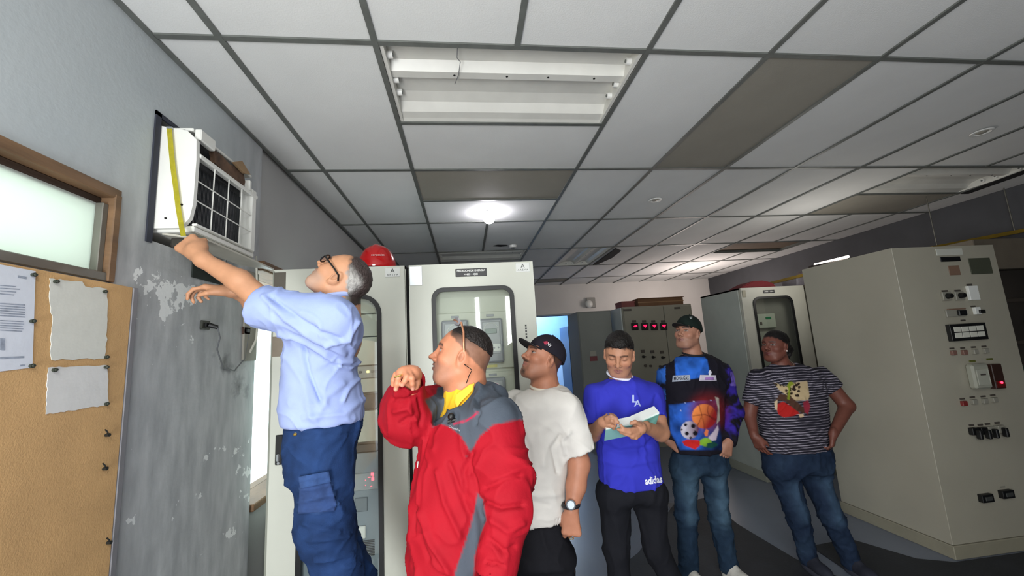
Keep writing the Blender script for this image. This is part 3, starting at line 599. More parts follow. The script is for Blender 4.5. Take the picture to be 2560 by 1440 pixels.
# ---- far steel cabinets
M_far = mat('far_cabinet_paint', '#8d8a7c', .45, var=.05, scale=2)
M_farw = mat('far_cabinet_side', '#bfc4bf', .45, var=.03)
t = thing('signal_cabinet', 'beige two-door cabinet with a row of red lit displays behind the person writing', 'cabinet', (3.0, 6.4, 0))
obj('body', MB().box((2.46, 6.03, 0), (3.62, 6.9, 2.14), .004), M_far, t); obj('side_cover', MB().box((2.44, 6.05, 0), (2.458, 6.9, 2.13)), M_farw, t)
for x0, x1 in ((2.475, 3.135), (3.145, 3.61)): obj('door', MB().box((x0, 6.01, .1), (x1, 6.03, 2.12), .005), M_far, t)
for k, u in enumerate((1586, 1611, 1634, 1658)):
    q = atY(u, 815, 6.01); p_ = obj('lit_display', MB().box((q[0]-.055, 5.985, q[2]-.065), (q[0]+.055, 6.01, q[2]+.045), .005), M_black, t)
    n = 10; c = (q[0], 5.983, q[2]-.005)
    sh = [(-.03, .018), (-.01, .022), (0, .014), (.01, .022), (.032, .018), (.02, -.006), (0, -.02), (-.018, -.006)] if k else [(-.035, -.008), (-.01, .01), (.03, .018), (.034, -.01), (.0, -.014)]
    obj('glowing_sign', MB().prism([(c[0]+a_, c[1], c[2]+b_) for a_, b_ in sh], (0, -.002, 0)), mat('red_glow', '#ff1038', .4, emit=2.2), p_)
    obj('tag_plate', MB().box((q[0]-.03, 5.995, q[2]+.055), (q[0]+.03, 6.01, q[2]+.09)), mat('tag_dark', '#4a443e', .5), t)
for k, (u, v) in enumerate(((1607, 882), (1631, 883), (1655, 884))):
    q = atY(u, v, 6.01); obj('tag_plate', MB().box((q[0]-.03, 6.0, q[2]), (q[0]+.03, 6.01, q[2]+.045)), mat('tag_dark'), t)
    obj('selector_knob', MB().cyl((q[0], 6.01, q[2]-.06), (q[0], 5.975, q[2]-.06), .022, .018, 12).box((q[0]-.03, 5.965, q[2]-.068), (q[0]+.03, 5.978, q[2]-.052), .003), M_black, t)
for (u, v) in ((1613, 914), (1626, 915), (1650, 916)): q = atY(u, v, 6.01); obj('push_button', MB().cyl((q[0], 6.01, q[2]), (q[0], 5.985, q[2]), .02, n=12), mat('tag_dark'), t)
for (u, v, w_) in ((1568, 775, .13), (1693, 770, .1)): q = atY(u, v, 6.01); obj('name_plate', MB().box((q[0]-w_/2, 6.0, q[2]-.015), (q[0]+w_/2, 6.01, q[2]+.015)), mat('tag_dark'), t)
M_card = mat('cardboard_brown', '#6b4c34', .85, var=.12, scale=6)
o = thing('cardboard_strip', 'long brown cardboard box lying on top of the cabinet with red displays', 'box', (3.1, 6.3, 2.141))
obj('box_body', MB().box((2.78, 6.12, 2.143), (3.55, 6.5, 2.27), .006), M_card, o); obj('box_flap', MB().box((2.77, 6.10, 2.265), (3.56, 6.3, 2.275), .003), M_card, o); obj('tape_strip', MB().box((2.775, 6.118, 2.20), (3.555, 6.121, 2.215)), mat('tape', '#8a6a48', .4), o)
o = thing('red_box', 'small dull red box at the left end on top of the red display cabinet', 'box', (2.6, 6.25, 2.141))
obj('box_body', MB().box((2.50, 6.12, 2.143), (2.72, 6.4, 2.23), .006), mat('dull_red', '#7c4440', .7, var=.1), o); obj('lid', MB().box((2.495, 6.115, 2.225), (2.725, 6.405, 2.24), .003), mat('dull_red2', '#8c5650', .7), o)
# grey locker by the doorway
t = thing('grey_locker', 'plain grey cabinet beside the blue doorway with a sticker on its front', 'cabinet', (2.05, 6.5, 0))
obj('body', MB().box((1.80, 6.27, 0), (2.36, 6.9, 2.12), .004), mat('grey_locker_paint', '#83857f', .5, var=.06, scale=2), t); obj('door', MB().box((1.81, 6.25, .08), (2.35, 6.27, 2.1), .004), mat('grey_locker_paint'), t)
obj('handle', MB().box((2.30, 6.235, 1.15), (2.315, 6.25, 1.30), .003), M_black, t)
q = atY(1483, 885, 6.25); obj('sticker', MB().box((q[0]-.05, 6.246, q[2]-.03), (q[0]+.05, 6.25, q[2]+.05)), mat('sticker_pale', '#a39f93', .5), t)
obj('sticker', MB().box((q[0]-.06, 6.246, q[2]-.11), (q[0]+.06, 6.25, q[2]-.035)), mat('sticker_red', '#7a3f42', .5), t, label='red label under the sticker')
o = thing('wall_siren', 'round white alarm unit on the back wall above the grey cabinet', 'alarm', (2.7, 8.44, 2.4))
obj('base', MB().box((2.66, 8.44, 2.38), (2.86, 8.5, 2.6), .01), mat('alarm_grey', '#8e8d88', .5), o); obj('dome', MB().sph((2.70, 8.42, 2.46), .085, 10, (1, .6, 1)), mat('alarm_white', '#cfd0cc', .3), o, True)

# ---- cabinet with one glazed door behind the woman (YC3) and its long side
c3, d3 = glazed_cabinet('glazed_cabinet', 'tall beige cabinet with a narrow glazed door behind the person in stripes', 3.20, 4.02, 4.28, .8, 2.14, (3.345, 3.83, .55, 2.015, .07), mat('cab3_paint', '#a8a79c', .45, var=.04))
obj('side_cover', MB().box((3.185, 4.31, .1), (3.199, 5.06, 2.12), .004), mat('cab3_side', '#a4a9a1', .45, var=.04), c3)
obj('plinth', MB().box((3.18, 4.27, 0), (4.03, 5.08, .1), .004), mat('cab3_plinth', '#8f9083', .5), c3)
obj('inner_panel', MB().box((3.3, 4.4, .5), (3.95, 4.42, 2.05)), mat('inner3', '#77756f', .6), c3)
p_ = obj('meter_box', MB().box((3.40, 4.36, 1.66), (3.66, 4.40, 1.83), .006), mat('meter3', '#a5a99d', .5), c3); obj('green_label', MB().box((3.53, 4.355, 1.765), (3.60, 4.36, 1.79)), mat('green_label', '#1d6e46', .5), p_); obj('terminal', MB().box((3.45, 4.355, 1.70), (3.475, 4.36, 1.735)), mat('tag_dark'), p_)
obj('module_panel', MB().box((3.36, 4.37, .6), (3.72, 4.40, 1.62), .004), mat('module3', '#8d8e85', .5), c3)
q = atY(1922, 732, 4.28); obj('name_plate', MB().box((q[0]-.07, 4.272, 2.065), (q[0]+.07, 4.28, 2.10)), M_bplate, d3); front_text('- N05 + Q04 -', q[0], 2.0825, 4.2715, .02, M_inkw, d3)
obj('corner_plate', MB().box((3.22, 4.272, 2.03), (3.26, 4.28, 2.11)), mat('corner3', '#8b8673', .5), d3)
obj('filler_post', MB().box((4.05, 4.35, 0), (4.12, 4.9, 2.1)), mat('filler', '#3a3830', .7), c3)
t = thing('tall_cabinet', 'pale tall cabinet edge between the glazed cabinet and the big relay panel', 'cabinet', (4.4, 4.4, 0))
obj('body', MB().box((4.14, 4.25, 0), (4.34, 5.0, 2.06), .004), mat('cab4', '#9a9a90', .5, var=.05), t); obj('door', MB().box((4.15, 4.235, .05), (4.33, 4.25, 2.03), .004), mat('cab4'), t)
# clutter on top
o = thing('red_cloth', 'folded dark red cloth on top of the glazed cabinet', 'cloth', (3.5, 4.6, 2.141))
o2 = MB().prism([(3.28, 4.40, 2.142), (3.78, 4.40, 2.142), (3.74, 4.40, 2.20), (3.62, 4.40, 2.235), (3.48, 4.40, 2.235), (3.36, 4.40, 2.19)], (0, .25, 0)); bmesh.ops.bevel(o2.b, geom=o2.b.edges[:], offset=.012, segments=2, affect='EDGES')
obj('fold', o2, mat('dark_red_cloth', '#6a2026', .9, bump=.3, bscale=20), o, True); obj('fold', MB().box((3.30, 4.39, 2.142), (3.70, 4.42, 2.165), .01, 2), mat('dark_red_cloth'), o, True)
random.seed(11)
for k, (x, y, w_, h_, c_, nm) in enumerate(((4.14, 4.5, .17, .13, '#77737a', 'grey bundle'), (4.32, 4.45, .14, .2, '#6f6266', 'mauve grey bag'), (4.50, 4.4, .2, .24, '#5d585c', 'slate bag'), (4.72, 4.4, .16, .27, '#3b3d42', 'dark box'))):
    b_ = thing('storage_bag', nm+' in the clutter on top of the right-hand cabinets', 'bag', (x, y, 2.141)); mb = MB().box((x-w_/2, y-.1, 2.142), (x+w_/2, y+.15, 2.142+h_), .03, 3)
    for v in mb.b.verts: v.co += Vector((random.uniform(-.012, .012), random.uniform(-.012, .012), random.uniform(-.01, .01) if v.co.z > 2.16 else 0))
    obj('bag_body', mb, mat('bag'+c_, c_, .85, var=.15, bump=.3), b_, True); obj('knot', MB().sph((x, y, 2.142+h_), .03, 8, (1, 1, .6)), mat('bag'+c_), b_, True)
obj_shelf = thing('clutter_board', 'dark board over the cabinet tops carrying grey bags', 'shelf', (4.4, 4.4, 2.1))
obj('board', MB().box((4.04, 4.3, 2.112), (4.85, 4.75, 2.14), .004), mat('board_dark', '#3c372c', .8), obj_shelf); obj('board_edge', MB().box((4.04, 4.29, 2.11), (4.85, 4.30, 2.14)), mat('board_edge', '#4a4230', .8), obj_shelf)
M_yel = mat('yellow_tray_paint', '#8f7420', .5, var=.15)
ct = thing('cable_tray', 'yellow cable tray running above the right-hand cabinets', 'cable tray', (4.6, 4.0, 2.2))
def trail(a_, b_, r=.018): obj('side_rail', MB().tube([a_, b_], r, 4), M_yel, ct)
A1, B1 = Vector(atY(1895, 716, 4.9)), Vector(atY(2032, 682, 3.9)); trail(A1, B1, .022)
A2, B2 = Vector(atY(2330, 620, 3.5)), Vector((5.58, 3.25, 2.46)); trail(A2, B2, .025)
trail(A2+Vector((0, .3, 0)), B2+Vector((0, .3, 0)))
for k in range(7): f_ = (k+.5)/7; p0 = A2.lerp(B2, f_); p1 = p0+Vector((0, .3, 0)); obj('rung', MB().tube([p0+Vector((0, .0, 0)), p1], .009, 6), M_yel, ct)
for f_ in (.06, .9): p0 = A2.lerp(B2, f_); obj('hanger_rod', MB().tube([p0, (p0.x, p0.y, ZC-.001)], .005, 6), M_frame, ct)
# ---- dark rack right of the relay panel
t = thing('equipment_rack', 'dark equipment rack at the right edge of the frame beyond the relay panel', 'rack', (4.9, 3.1, 0))
obj('rack_body', MB().box((4.45, 2.95, 0), (5.58, 3.6, 2.02)), mat('rack_dark', '#2a241f', .8, var=.3, scale=3), t); obj('top_panel', MB().box((4.42, 2.9, 2.03), (5.58, 3.62, 2.30), .005), mat('rack_top', '#6a6154', .7, var=.08), t)
for k in range(5): obj('rack_shelf', MB().box((4.47, 2.93, .3+k*.36), (5.56, 2.955, .33+k*.36)), mat('rack_shelf', '#3b332c', .7), t)
random.seed(3)
for k in range(8): x = 4.55+.12*k; z = .35+.36*random.randint(1, 4); obj('rack_unit', MB().box((x, 2.91, z), (x+.09, 2.94, z+.15), .005), mat('unit%d' % (k % 3), ('#1f3a2c', '#3c1f2a', '#45403a')[k % 3], .6), t)
# ---- big relay panel (plain side towards the room, instruments on its front)
bx0, bx1, by0, by1, bh = 3.25, 4.165, 2.62, 3.45, 2.185
rp = thing('control_cabinet', 'big beige cabinet at the right with plain side and a front full of instruments', 'cabinet', ((bx0+bx1)/2, (by0+by1)/2, 0))
obj('body', MB().box((bx0, by0, .09), (bx1, by1, bh), .002, 1), M_bigcab, rp); obj('plinth', MB().box((bx0-.01, by0-.01, 0), (bx1+.01, by1+.01, .088), .004), mat('relay_plinth', '#8f8b7a', .5, var=.06), rp)
YP = by0
def onp(u, v): return atY(u, v, YP)
def pbox(name, u, v, du, dv, th, m, par=rp, bev=.002, label=None):
    a_, c_ = onp(u-du/2, v), onp(u+du/2, v); e, f = onp(u, v-dv/2), onp(u, v+dv/2); c = onp(u, v); hw = abs(c_[0]-a_[0])/2; hh = abs(e[2]-f[2])/2
    return obj(name, MB().box((c[0]-hw, YP-th, c[2]-hh), (c[0]+hw, YP, c[2]+hh), bev), m, par, label=label), c, hw, hh
M_td = mat('tag_dark'); M_g = mat('switch_plate_grey', '#8d8b80', .4)
pbox('name_plate', 2372, 630, 66, 17, .006, mat('pale_plate', '#c3c4ba', .5), label='pale plate at the top of the panel')
pbox('name_plate', 2375, 648, 50, 12, .005, M_black, label='black plate'); pbox('name_plate', 2385, 676, 28, 24, .004, mat('tan_plate', '#7d6352', .6), label='tan plate')
mw, c, hw, hh = pbox('mirror_plate', 2450, 665, 54, 40, .006, mat('dark_gloss', '#4a4d40', .08), label='glossy dark cover')
for (u, v) in ((2363, 741), (2395, 740)):
    b_, c, hw, hh = pbox('control_switch', u, v, 22, 22, .015, M_g); obj('switch_knob', MB().cyl((c[0], YP-.015, c[2]), (c[0], YP-.045, c[2]), .022, .016, 12), M_black, b_); pbox('tag_plate', u-2, v-13, 16, 5, .003, M_td)
b_, c, hw, hh = pbox('white_meter', 2428, 733, 24, 36, .02, M_wplate); pbox('tag_plate', 2423, 712, 15, 5, .003, M_td)
b_, c, hw, hh = pbox('switch_block', 2387, 783, 50, 18, .012, M_g); obj('switch_knob', MB().box((c[0]+.0, YP-.03, c[2]-.02), (c[0]+hw*.8, YP-.012, c[2]+.02), .004), M_black, b_); pbox('tag_plate', 2388, 773, 44, 3, .014, mat('tan_plate'))
b_, c, hw, hh = pbox('white_meter', 2438, 777, 14, 18, .02, M_wplate); obj('switch_knob', MB().box((c[0], YP-.03, c[2]-.02), (c[0]+.05, YP-.018, c[2]+.005), .003), M_black, b_); pbox('tag_plate', 2432, 766, 13, 4, .003, M_td)
pbox('tag_plate', 2407, 801, 13, 4, .003, M_td)
b_, c, hw, hh = pbox('annunciator', 2411, 830, 90, 42, .03, M_black, label='black-framed annunciator with white windows')
for r_ in range(2):
    for k in range(4):
        w_ = hw*1.7/4; x = c[0]-hw*.85+w_*k; z = c[2]-hh*.7+hh*.7*r_
        obj('annunciator_window', MB().box((x+.003, YP-.033, z+.004), (x+w_-.003, YP-.03, z+hh*.66), .001), mat('window_white', '#cdcdc2', .4), b_)
for k, (u, v) in enumerate(((2380, 880), (2407, 879), (2434, 877), (2460, 875))):
    b_, c, hw, hh = pbox('push_button', u, v+2, 11, 12, .02, (mat('btn_red', '#7a5a50', .5) if k < 2 else M_g)); pbox('tag_plate', u-1, v-9, 13, 4, .003, M_td)
b_, c, hw, hh = pbox('protection_relay', 2436, 940, 42, 62, .05, mat('relay_clear', '#9c9d90', .2), bev=.012); obj('relay_face', MB().box((c[0]-hw*.7, YP-.053, c[2]-hh*.7), (c[0]+hw*.7, YP-.05, c[2]+hh*.6), .003), mat('relay_face', '#a8a99c', .4), b_); obj('relay_label', MB().box((c[0]-hw*.3, YP-.056, c[2]+hh*.1), (c[0]+hw*.3, YP-.053, c[2]+hh*.22)), M_td, b_)
b_, c, hw, hh = pbox('status_relay', 2480, 940, 26, 62, .04, mat('relay_brown', '#33201a', .3), bev=.004); obj('red_light', MB().cyl((c[0]+hw*.1, YP-.04, c[2]-hh*.5), (c[0]+hw*.1, YP-.048, c[2]-hh*.5), .008, n=10), mat('red_lamp', '#ff2038', .4, emit=5), b_)
obj('red_window', MB().box((c[0]-hw*.8, YP-.043, c[2]-hh*.9), (c[0]+hw*.8, YP-.04, c[2]-hh*.35)), mat('dark_red_window', '#5a1512', .3), b_)
pbox('tag_plate', 2430, 903, 17, 5, .003, mat('olive_tag', '#5a5f2a', .5)); pbox('tag_plate', 2473, 898, 17, 5, .003, mat('olive_tag'))
for k, (u, v) in enumerate(((2406, 1005), (2431, 1001), (2458, 999), (2482, 996))):
    b_, c, hw, hh = pbox('push_button', u, v+3, 12, 12, .02, (mat('btn_red2', '#7c2a28', .4) if k == 0 else M_g)); pbox('tag_plate', u-1, v-8, 14, 4, .003, M_td)
for k, (u, v) in enumerate(((2428, 1077), (2450, 1076), (2468, 1074), (2492, 1071))):
    b_, c, hw, hh = pbox('control_switch', u, v, 16, 18, .03, M_black if k < 2 else M_g); obj('switch_handle', MB().box((c[0]-.012, YP-.06, c[2]-.05), (c[0]+.012, YP-.03, c[2]+.012), .004), M_black, b_); pbox('tag_plate', u, v-14, 14, 5, .003, M_td)
for u, v in ((2458, 1243), (2509, 1233)):
    b_, c, hw, hh = pbox('test_block', u, v, 29, 20, .03, M_black); obj('block_cap', MB().box((c[0]-hw*.6, YP-.036, c[2]-hh*.5), (c[0]+hw*.6, YP-.03, c[2]+hh*.5), .002), M_ink, b_)
pbox('tag_plate', 2506, 1217, 13, 4, .003, M_g)
# lit tube lying in the gap above the relay panel
t = thing('fluorescent_tube', 'bright lit tube in a dark holder just above the relay panel', 'light', (3.5, 3.5, 2.19))
A_, B_ = Vector(atY(2036, 662, 3.47)), Vector(atY(2122, 641, 3.2)); obj('tube', MB().tube([A_, B_], .011, 8), mat('tube_light', '#fff4e4', .4, emit=5.), t, True)
obj('holder', MB().tube([A_+Vector((-.04, .02, -.03)), B_+Vector((.01, .02, -.03))], .022, 6), mat('holder_dark', '#2a1a14', .6), t); obj('bracket', MB().box((A_.x-.01, A_.y, bh), (A_.x+.02, A_.y+.03, A_.z), 0), M_dark, t)
# ================================================================ FIGURE TOOLKIT (signed distances on a graded grid -> one continuous quad surface)
def nrm(v): v = np.asarray(v, float); return v/np.linalg.norm(v)
def vnoise(P, f, seed=0):
    Q = np.asarray(P)*f+seed*17.3+100; i = np.floor(Q).astype(np.int64); t = Q-i; t = t*t*(3-2*t); out = 0
    for dx in (0, 1):
        for dy in (0, 1):
            for dz in (0, 1):
                h = ((i[..., 0]+dx)*73856093 ^ (i[..., 1]+dy)*19349663 ^ (i[..., 2]+dz)*83492791); h = (h*(h*h*15731+789221)+1376312589) & 0x7fffffff
                out = out+(h/2147483647.)*(t[..., 0] if dx else 1-t[..., 0])*(t[..., 1] if dy else 1-t[..., 1])*(t[..., 2] if dz else 1-t[..., 2])
    return out*2-1
def fbm(P, f, n=3, seed=0): return sum(vnoise(P, f*2**k, seed+k)*.5**k for k in range(n))
class G:   # grid points of a block
    def __init__(s, x, y, z): s.x, s.y, s.z = x[:, None, None], y[None, :, None], z[None, None, :]
def hn(g, f=70):
    X, Y, Z = np.broadcast_arrays(g.x, g.y, g.z); return fbm(np.stack([X, Y, Z], -1), f, 2)
def sm(a, b, k):
    h = np.maximum(k-np.abs(a-b), 0)/k; return np.minimum(a, b)-h*h*k*.25
def cone(a, b, ra, rb, flat=None):
    """round cone; flat=(dir, s): squash by s along dir"""
    a, b = np.asarray(a, float), np.asarray(b, float); R = max(ra, rb)
    def fn(g):
        ba = b-a; L2 = ba@ba+1e-12
        px, py, pz = g.x-a[0], g.y-a[1], g.z-a[2]
        h = np.clip((px*ba[0]+py*ba[1]+pz*ba[2])/L2, 0, 1)
        dx, dy, dz = px-h*ba[0], py-h*ba[1], pz-h*ba[2]
        if flat is not None:
            n, s = flat; q = dx*n[0]+dy*n[1]+dz*n[2]; k = 1/s-1; dx, dy, dz = dx+k*q*n[0], dy+k*q*n[1], dz+k*q*n[2]
        return np.sqrt(dx*dx+dy*dy+dz*dz)-(ra+(rb-ra)*h)
    return fn, np.minimum(a, b)-R, np.maximum(a, b)+R
def ell(c, r, M=None):
    c = np.asarray(c, float); r = np.asarray(r, float); M = np.eye(3) if M is None else np.asarray(M)   # rows of M = local axes
    def fn(g):
        px, py, pz = g.x-c[0], g.y-c[1], g.z-c[2]
        q = [(px*M[i, 0]+py*M[i, 1]+pz*M[i, 2]) for i in range(3)]
        k0 = np.sqrt(sum((q[i]/r[i])**2 for i in range(3)))+1e-9; k1 = np.sqrt(sum((q[i]/r[i]**2)**2 for i in range(3)))+1e-9
        return k0*(k0-1)/k1
    e = np.sqrt(sum((M[i]*r[i])**2 for i in range(3))); return fn, c-e, c+e
def smooth_interp(t, ts, vs):
    ts = np.asarray(ts, float); vs = np.asarray(vs, float)
    d = np.gradient(vs, ts); i = np.clip(np.searchsorted(ts, t)-1, 0, len(ts)-2); h = ts[i+1]-ts[i]; u = np.clip((t-ts[i])/h, 0, 1)
    return (2*u**3-3*u**2+1)*vs[i]+(u**3-2*u**2+u)*h*d[i]+(-2*u**3+3*u**2)*vs[i+1]+(u**3-u**2)*h*d[i+1]
def loft(rows, n=2.3, rnd=.02, off=0., yaw=0.):
    """rows: (z, cx, cy, rx, ry), a stack of superellipse sections"""
    R = sorted(rows); z = np.array([r[0] for r in R]); A = np.array(R)[:, 1:]
    ca, sa = math.cos(yaw), math.sin(yaw)
    def fn(g):
        zz = g.z[0, 0]; cx, cy, rx, ry = [smooth_interp(np.clip(zz, z[0], z[-1]), z, A[:, k])[None, None, :] for k in range(4)]
        rx, ry = np.maximum(rx+off, .01), np.maximum(ry+off, .01); X, Y = g.x-cx, g.y-cy; X, Y = X*ca+Y*sa, -X*sa+Y*ca
        q = (np.abs(X/rx)**n+np.abs(Y/ry)**n)**(1/n); d = (q-1)*np.minimum(rx, ry)
        dz = np.maximum(z[0]-off*.0-g.z, g.z-z[-1]); return sm_max(d, dz+0*d, rnd)
    m = A[:, 2:].max()*1.1+off
    return fn, np.array([A[:, 0].min()-m, A[:, 1].min()-m, z[0]-.01]), np.array([A[:, 0].max()+m, A[:, 1].max()+m, z[-1]+.01])
def sm_max(a, b, k): return -sm(-a, -b, k)
def cut(p, pt, n):
    """keep the side opposite to n"""
    fn, lo, hi = p; n = nrm(n)
    return (lambda g: np.maximum(fn(g), (g.x-pt[0])*n[0]+(g.y-pt[1])*n[1]+(g.z-pt[2])*n[2])), lo, hi
def hollow(p, q):
    """open the end of a sleeve: p without the inside of q"""
    fn, lo, hi = p; return (lambda g: np.maximum(fn(g), -q[0](g))), lo, hi
def axis(lo, hi, h, zones):
    out = [lo]; x = lo
    while x < hi:
        hh = h
        for a, b, q in zones:
            if a-h*.5 <= x <= b: hh = min(hh, q)
        x += hh; out.append(x)
    return np.array(out)
def build(prims, h=.008, zones=()):
    """prims: (op, prim, k); op '+', '-', '&'; zones: (centre, radius, h)"""
    los = [p[1][1] for p in prims if p[0] == '+']; his = [p[1][2] for p in prims if p[0] == '+']
    lo = np.min(los, 0)-.02; hi = np.max(his, 0)+.02
    ax = [axis(lo[i], hi[i], h, [(c[i]-r, c[i]+r, q) for c, r, q in zones]) for i in range(3)]
    D = np.full([len(a) for a in ax], .1, np.float32)
    for op, (fn, l, u), k in prims:
        pad = k+.012 if op == '+' else .0
        if op == '-': pad = k+.004
        s = []
        for i in range(3): a = np.searchsorted(ax[i], l[i]-pad); b = np.searchsorted(ax[i], u[i]+pad); s.append(slice(max(0, a-1), min(len(ax[i]), b+1)))
        g = G(ax[0][s[0]], ax[1][s[1]], ax[2][s[2]]); d = fn(g).astype(np.float32); cur = D[s[0], s[1], s[2]]
        if op == '+': D[s[0], s[1], s[2]] = sm(cur, d, max(k, 1e-4))
        elif op == '-': D[s[0], s[1], s[2]] = sm_max(cur, -d, max(k, 1e-4))
        else: D[s[0], s[1], s[2]] = np.maximum(cur, d)
    # largest body only where pieces are stray is handled by construction
    ins = D < 0; n = ins.shape; c = np.zeros([m-1 for m in n], np.int8)
    for dx in (0, 1):
        for dy in (0, 1):
            for dz in (0, 1): c += ins[dx:n[0]-1+dx, dy:n[1]-1+dy, dz:n[2]-1+dz]
    act = (c > 0) & (c < 8); I = np.argwhere(act); idx = np.full(act.shape, -1, np.int32); idx[act] = np.arange(len(I))
    acc = np.zeros((len(I), 3)); cnt = np.zeros(len(I))
    corner = lambda o: D[I[:, 0]+o[0], I[:, 1]+o[1], I[:, 2]+o[2]]
    pos = lambda o: np.stack([ax[k][I[:, k]+o[k]] for k in range(3)], 1)
    cs = [(x, y, z) for x in (0, 1) for y in (0, 1) for z in (0, 1)]
    for a in cs:
        for k in range(3):
            if a[k] == 0:
                b = list(a); b[k] = 1; da, db = corner(a), corner(b); mkk = (da < 0) != (db < 0)
                t = np.where(mkk, da/(da-db+1e-12), 0)[:, None]; p = pos(a)*(1-t)+pos(b)*t; acc[mkk] += p[mkk]; cnt[mkk] += 1
    V = acc/cnt[:, None]; F = []
    for k in range(3):
        u, v = (k+1) % 3, (k+2) % 3; sl = [slice(None)]*3; s2 = [slice(None)]*3; sl[k] = slice(0, -1); s2[k] = slice(1, None)
        A, B = ins[tuple(sl)], ins[tuple(s2)]; E = np.argwhere(A != B); E = E[(E[:, u] > 0) & (E[:, v] > 0) & (E[:, u] < n[u]-1) & (E[:, v] < n[v]-1)]
        def id_(du, dv): q = E.copy(); q[:, u] -= du; q[:, v] -= dv; return idx[q[:, 0], q[:, 1], q[:, 2]]
        q = np.stack([id_(1, 1), id_(0, 1), id_(0, 0), id_(1, 0)], 1); fl = ~A[E[:, 0], E[:, 1], E[:, 2]]; q[fl] = q[fl][:, ::-1]; F.append(q)
    F = np.concatenate(F); return V, F
def mk(name, V, F, m, parent, color=None, disp=None, label=None, relax=1):
    if relax:
        for _ in range(relax):
            s = np.zeros_like(V); c = np.zeros(len(V))
            for a, b in ((0, 1), (1, 2), (2, 3), (3, 0)):
                np.add.at(s, F[:, a], V[F[:, b]]); np.add.at(c, F[:, a], 1); np.add.at(s, F[:, b], V[F[:, a]]); np.add.at(c, F[:, b], 1)
            V = V*.5+.5*s/np.maximum(c, 1)[:, None]
    me = bpy.data.meshes.new(name)
    def fill(V):
        me.vertices.add(len(V)); me.vertices.foreach_set('co', V.ravel()); me.loops.add(F.size); me.loops.foreach_set('vertex_index', F.ravel().astype(np.int32))
        me.polygons.add(len(F)); me.polygons.foreach_set('loop_start', np.arange(0, F.size, 4, dtype=np.int32)); me.polygons.foreach_set('loop_total', np.full(len(F), 4, np.int32)); me.update(calc_edges=True)
    fill(V); N = np.zeros(len(V)*3); me.vertices.foreach_get('normal', N); N = N.reshape(-1, 3)
    if disp is not None:
        V = V+N*disp(V, N)[:, None]; me.vertices.foreach_set('co', V.ravel()); me.update()
    me.polygons.foreach_set('use_smooth', np.ones(len(F), bool))
    if color is not None:
        c = color(V, N); ca = me.color_attributes.new('Col', 'FLOAT_COLOR', 'POINT'); ca.data.foreach_set('color', np.concatenate([c, np.ones((len(V), 1))], 1).astype(np.float32).ravel())
    me.materials.append(m); o = link(bpy.data.objects.new(name, me), parent)
    if label: o['label'] = label
    return o
BV = {}
def bvh(o):
    if o.name not in BV:
        me = o.data; BV[o.name] = BVHTree.FromPolygons([v.co for v in me.vertices], [p.vertices for p in me.polygons])
    return BV[o.name]
def patch(name, poly, targets, m, parent, e=.0015, st=3., color=None, depth=None, thick=.0006, label=None):
    """a thin piece lying on the surfaces 'targets': outline given where it is seen in the photo, its depth found on the surface"""
    poly = [np.array(p, float) for p in poly]; B = []
    for a, b in zip(poly, poly[1:]+poly[:1]):
        k = max(1, int(np.linalg.norm(b-a)/st)); B += [a+(b-a)*q/k for q in range(k)]
    x0, y0 = np.min(B, 0); x1, y1 = np.max(B, 0); gx, gy = np.meshgrid(np.arange(x0+st/2, x1, st), np.arange(y0+st/2, y1, st)); Gp = np.stack([gx.ravel(), gy.ravel()], 1)
    if len(Gp): Gp = Gp[in_poly(Gp, poly) & (seg_dist(Gp, B+[B[0]]) > st*.4)]
    pts = [Vector(p) for p in B]+[Vector(p) for p in Gp]; nb = len(B)
    vs, es, fs, _, _, _ = delaunay_2d_cdt(pts, [(i, (i+1) % nb) for i in range(nb)], [], 1, 1e-4)
    O = Vector(EYE); P3 = []; last = None
    for v in vs:
        d = Vector(ray(v.x, v.y)).normalized(); best = None
        for t in targets:
            h = bvh(t).ray_cast(O, d)
            if h[0] is not None and (best is None or h[3] < best): best = h[3]
        P3.append((d, best))
    ok = [b for _, b in P3 if b is not None]; fb = np.median(ok) if ok else (depth or 2.)
    P = [O+d*((b if b is not None else fb)-e) for d, b in P3]
    me = bpy.data.meshes.new(name); me.from_pydata([tuple(p) for p in P], [], [tuple(f) for f in fs]); me.update()
    for p in me.polygons: p.use_smooth = True
    if color is not None:
        c = color(np.array([[v.x, v.y] for v in vs])); ca = me.color_attributes.new('Col', 'FLOAT_COLOR', 'POINT'); ca.data.foreach_set('color', np.concatenate([c, np.ones((len(vs), 1))], 1).astype(np.float32).ravel())
    bm = bmesh.new(); bm.from_mesh(me); bmesh.ops.recalc_face_normals(bm, faces=bm.faces)
    if bm.faces and sum(f.normal.dot(Vector(f.calc_center_median())-O) for f in bm.faces) > 0: bmesh.ops.reverse_faces(bm, faces=bm.faces)
    r = bmesh.ops.extrude_face_region(bm, geom=bm.faces[:])
    for v in [x for x in r['geom'] if isinstance(x, bmesh.types.BMVert)]: v.co = v.co+(Vector(v.co)-O).normalized()*thick*-1
    bm.to_mesh(me); bm.free()
    me.materials.append(m); o = link(bpy.data.objects.new(name, me), parent)
    if label: o['label'] = label
    return o
M_skin = mat('skin', rough=.5, attr='Col', var=.05, scale=40, bump=.06, bscale=240, spec=.35)
M_hair = mat('hair', rough=.55, attr='Col', var=.25, scale=70, bump=.6, bscale=140, spec=.3)
M_cloth = mat('woven_cloth', rough=.85, attr='Col', var=.05, scale=14, bump=.1, bscale=420, spec=.2)
M_shell = mat('nylon_shell_cloth', rough=.78, attr='Col', var=.06, scale=10, bump=.12, bscale=90, spec=.2)
M_denim = mat('denim', rough=.85, attr='Col', var=.16, scale=26, bump=.2, bscale=300, spec=.15)
M_prt = mat('printed_ink', rough=.8, attr='Col', var=.04, spec=.15)
def J(u, v, y): return atY(u, v, y)
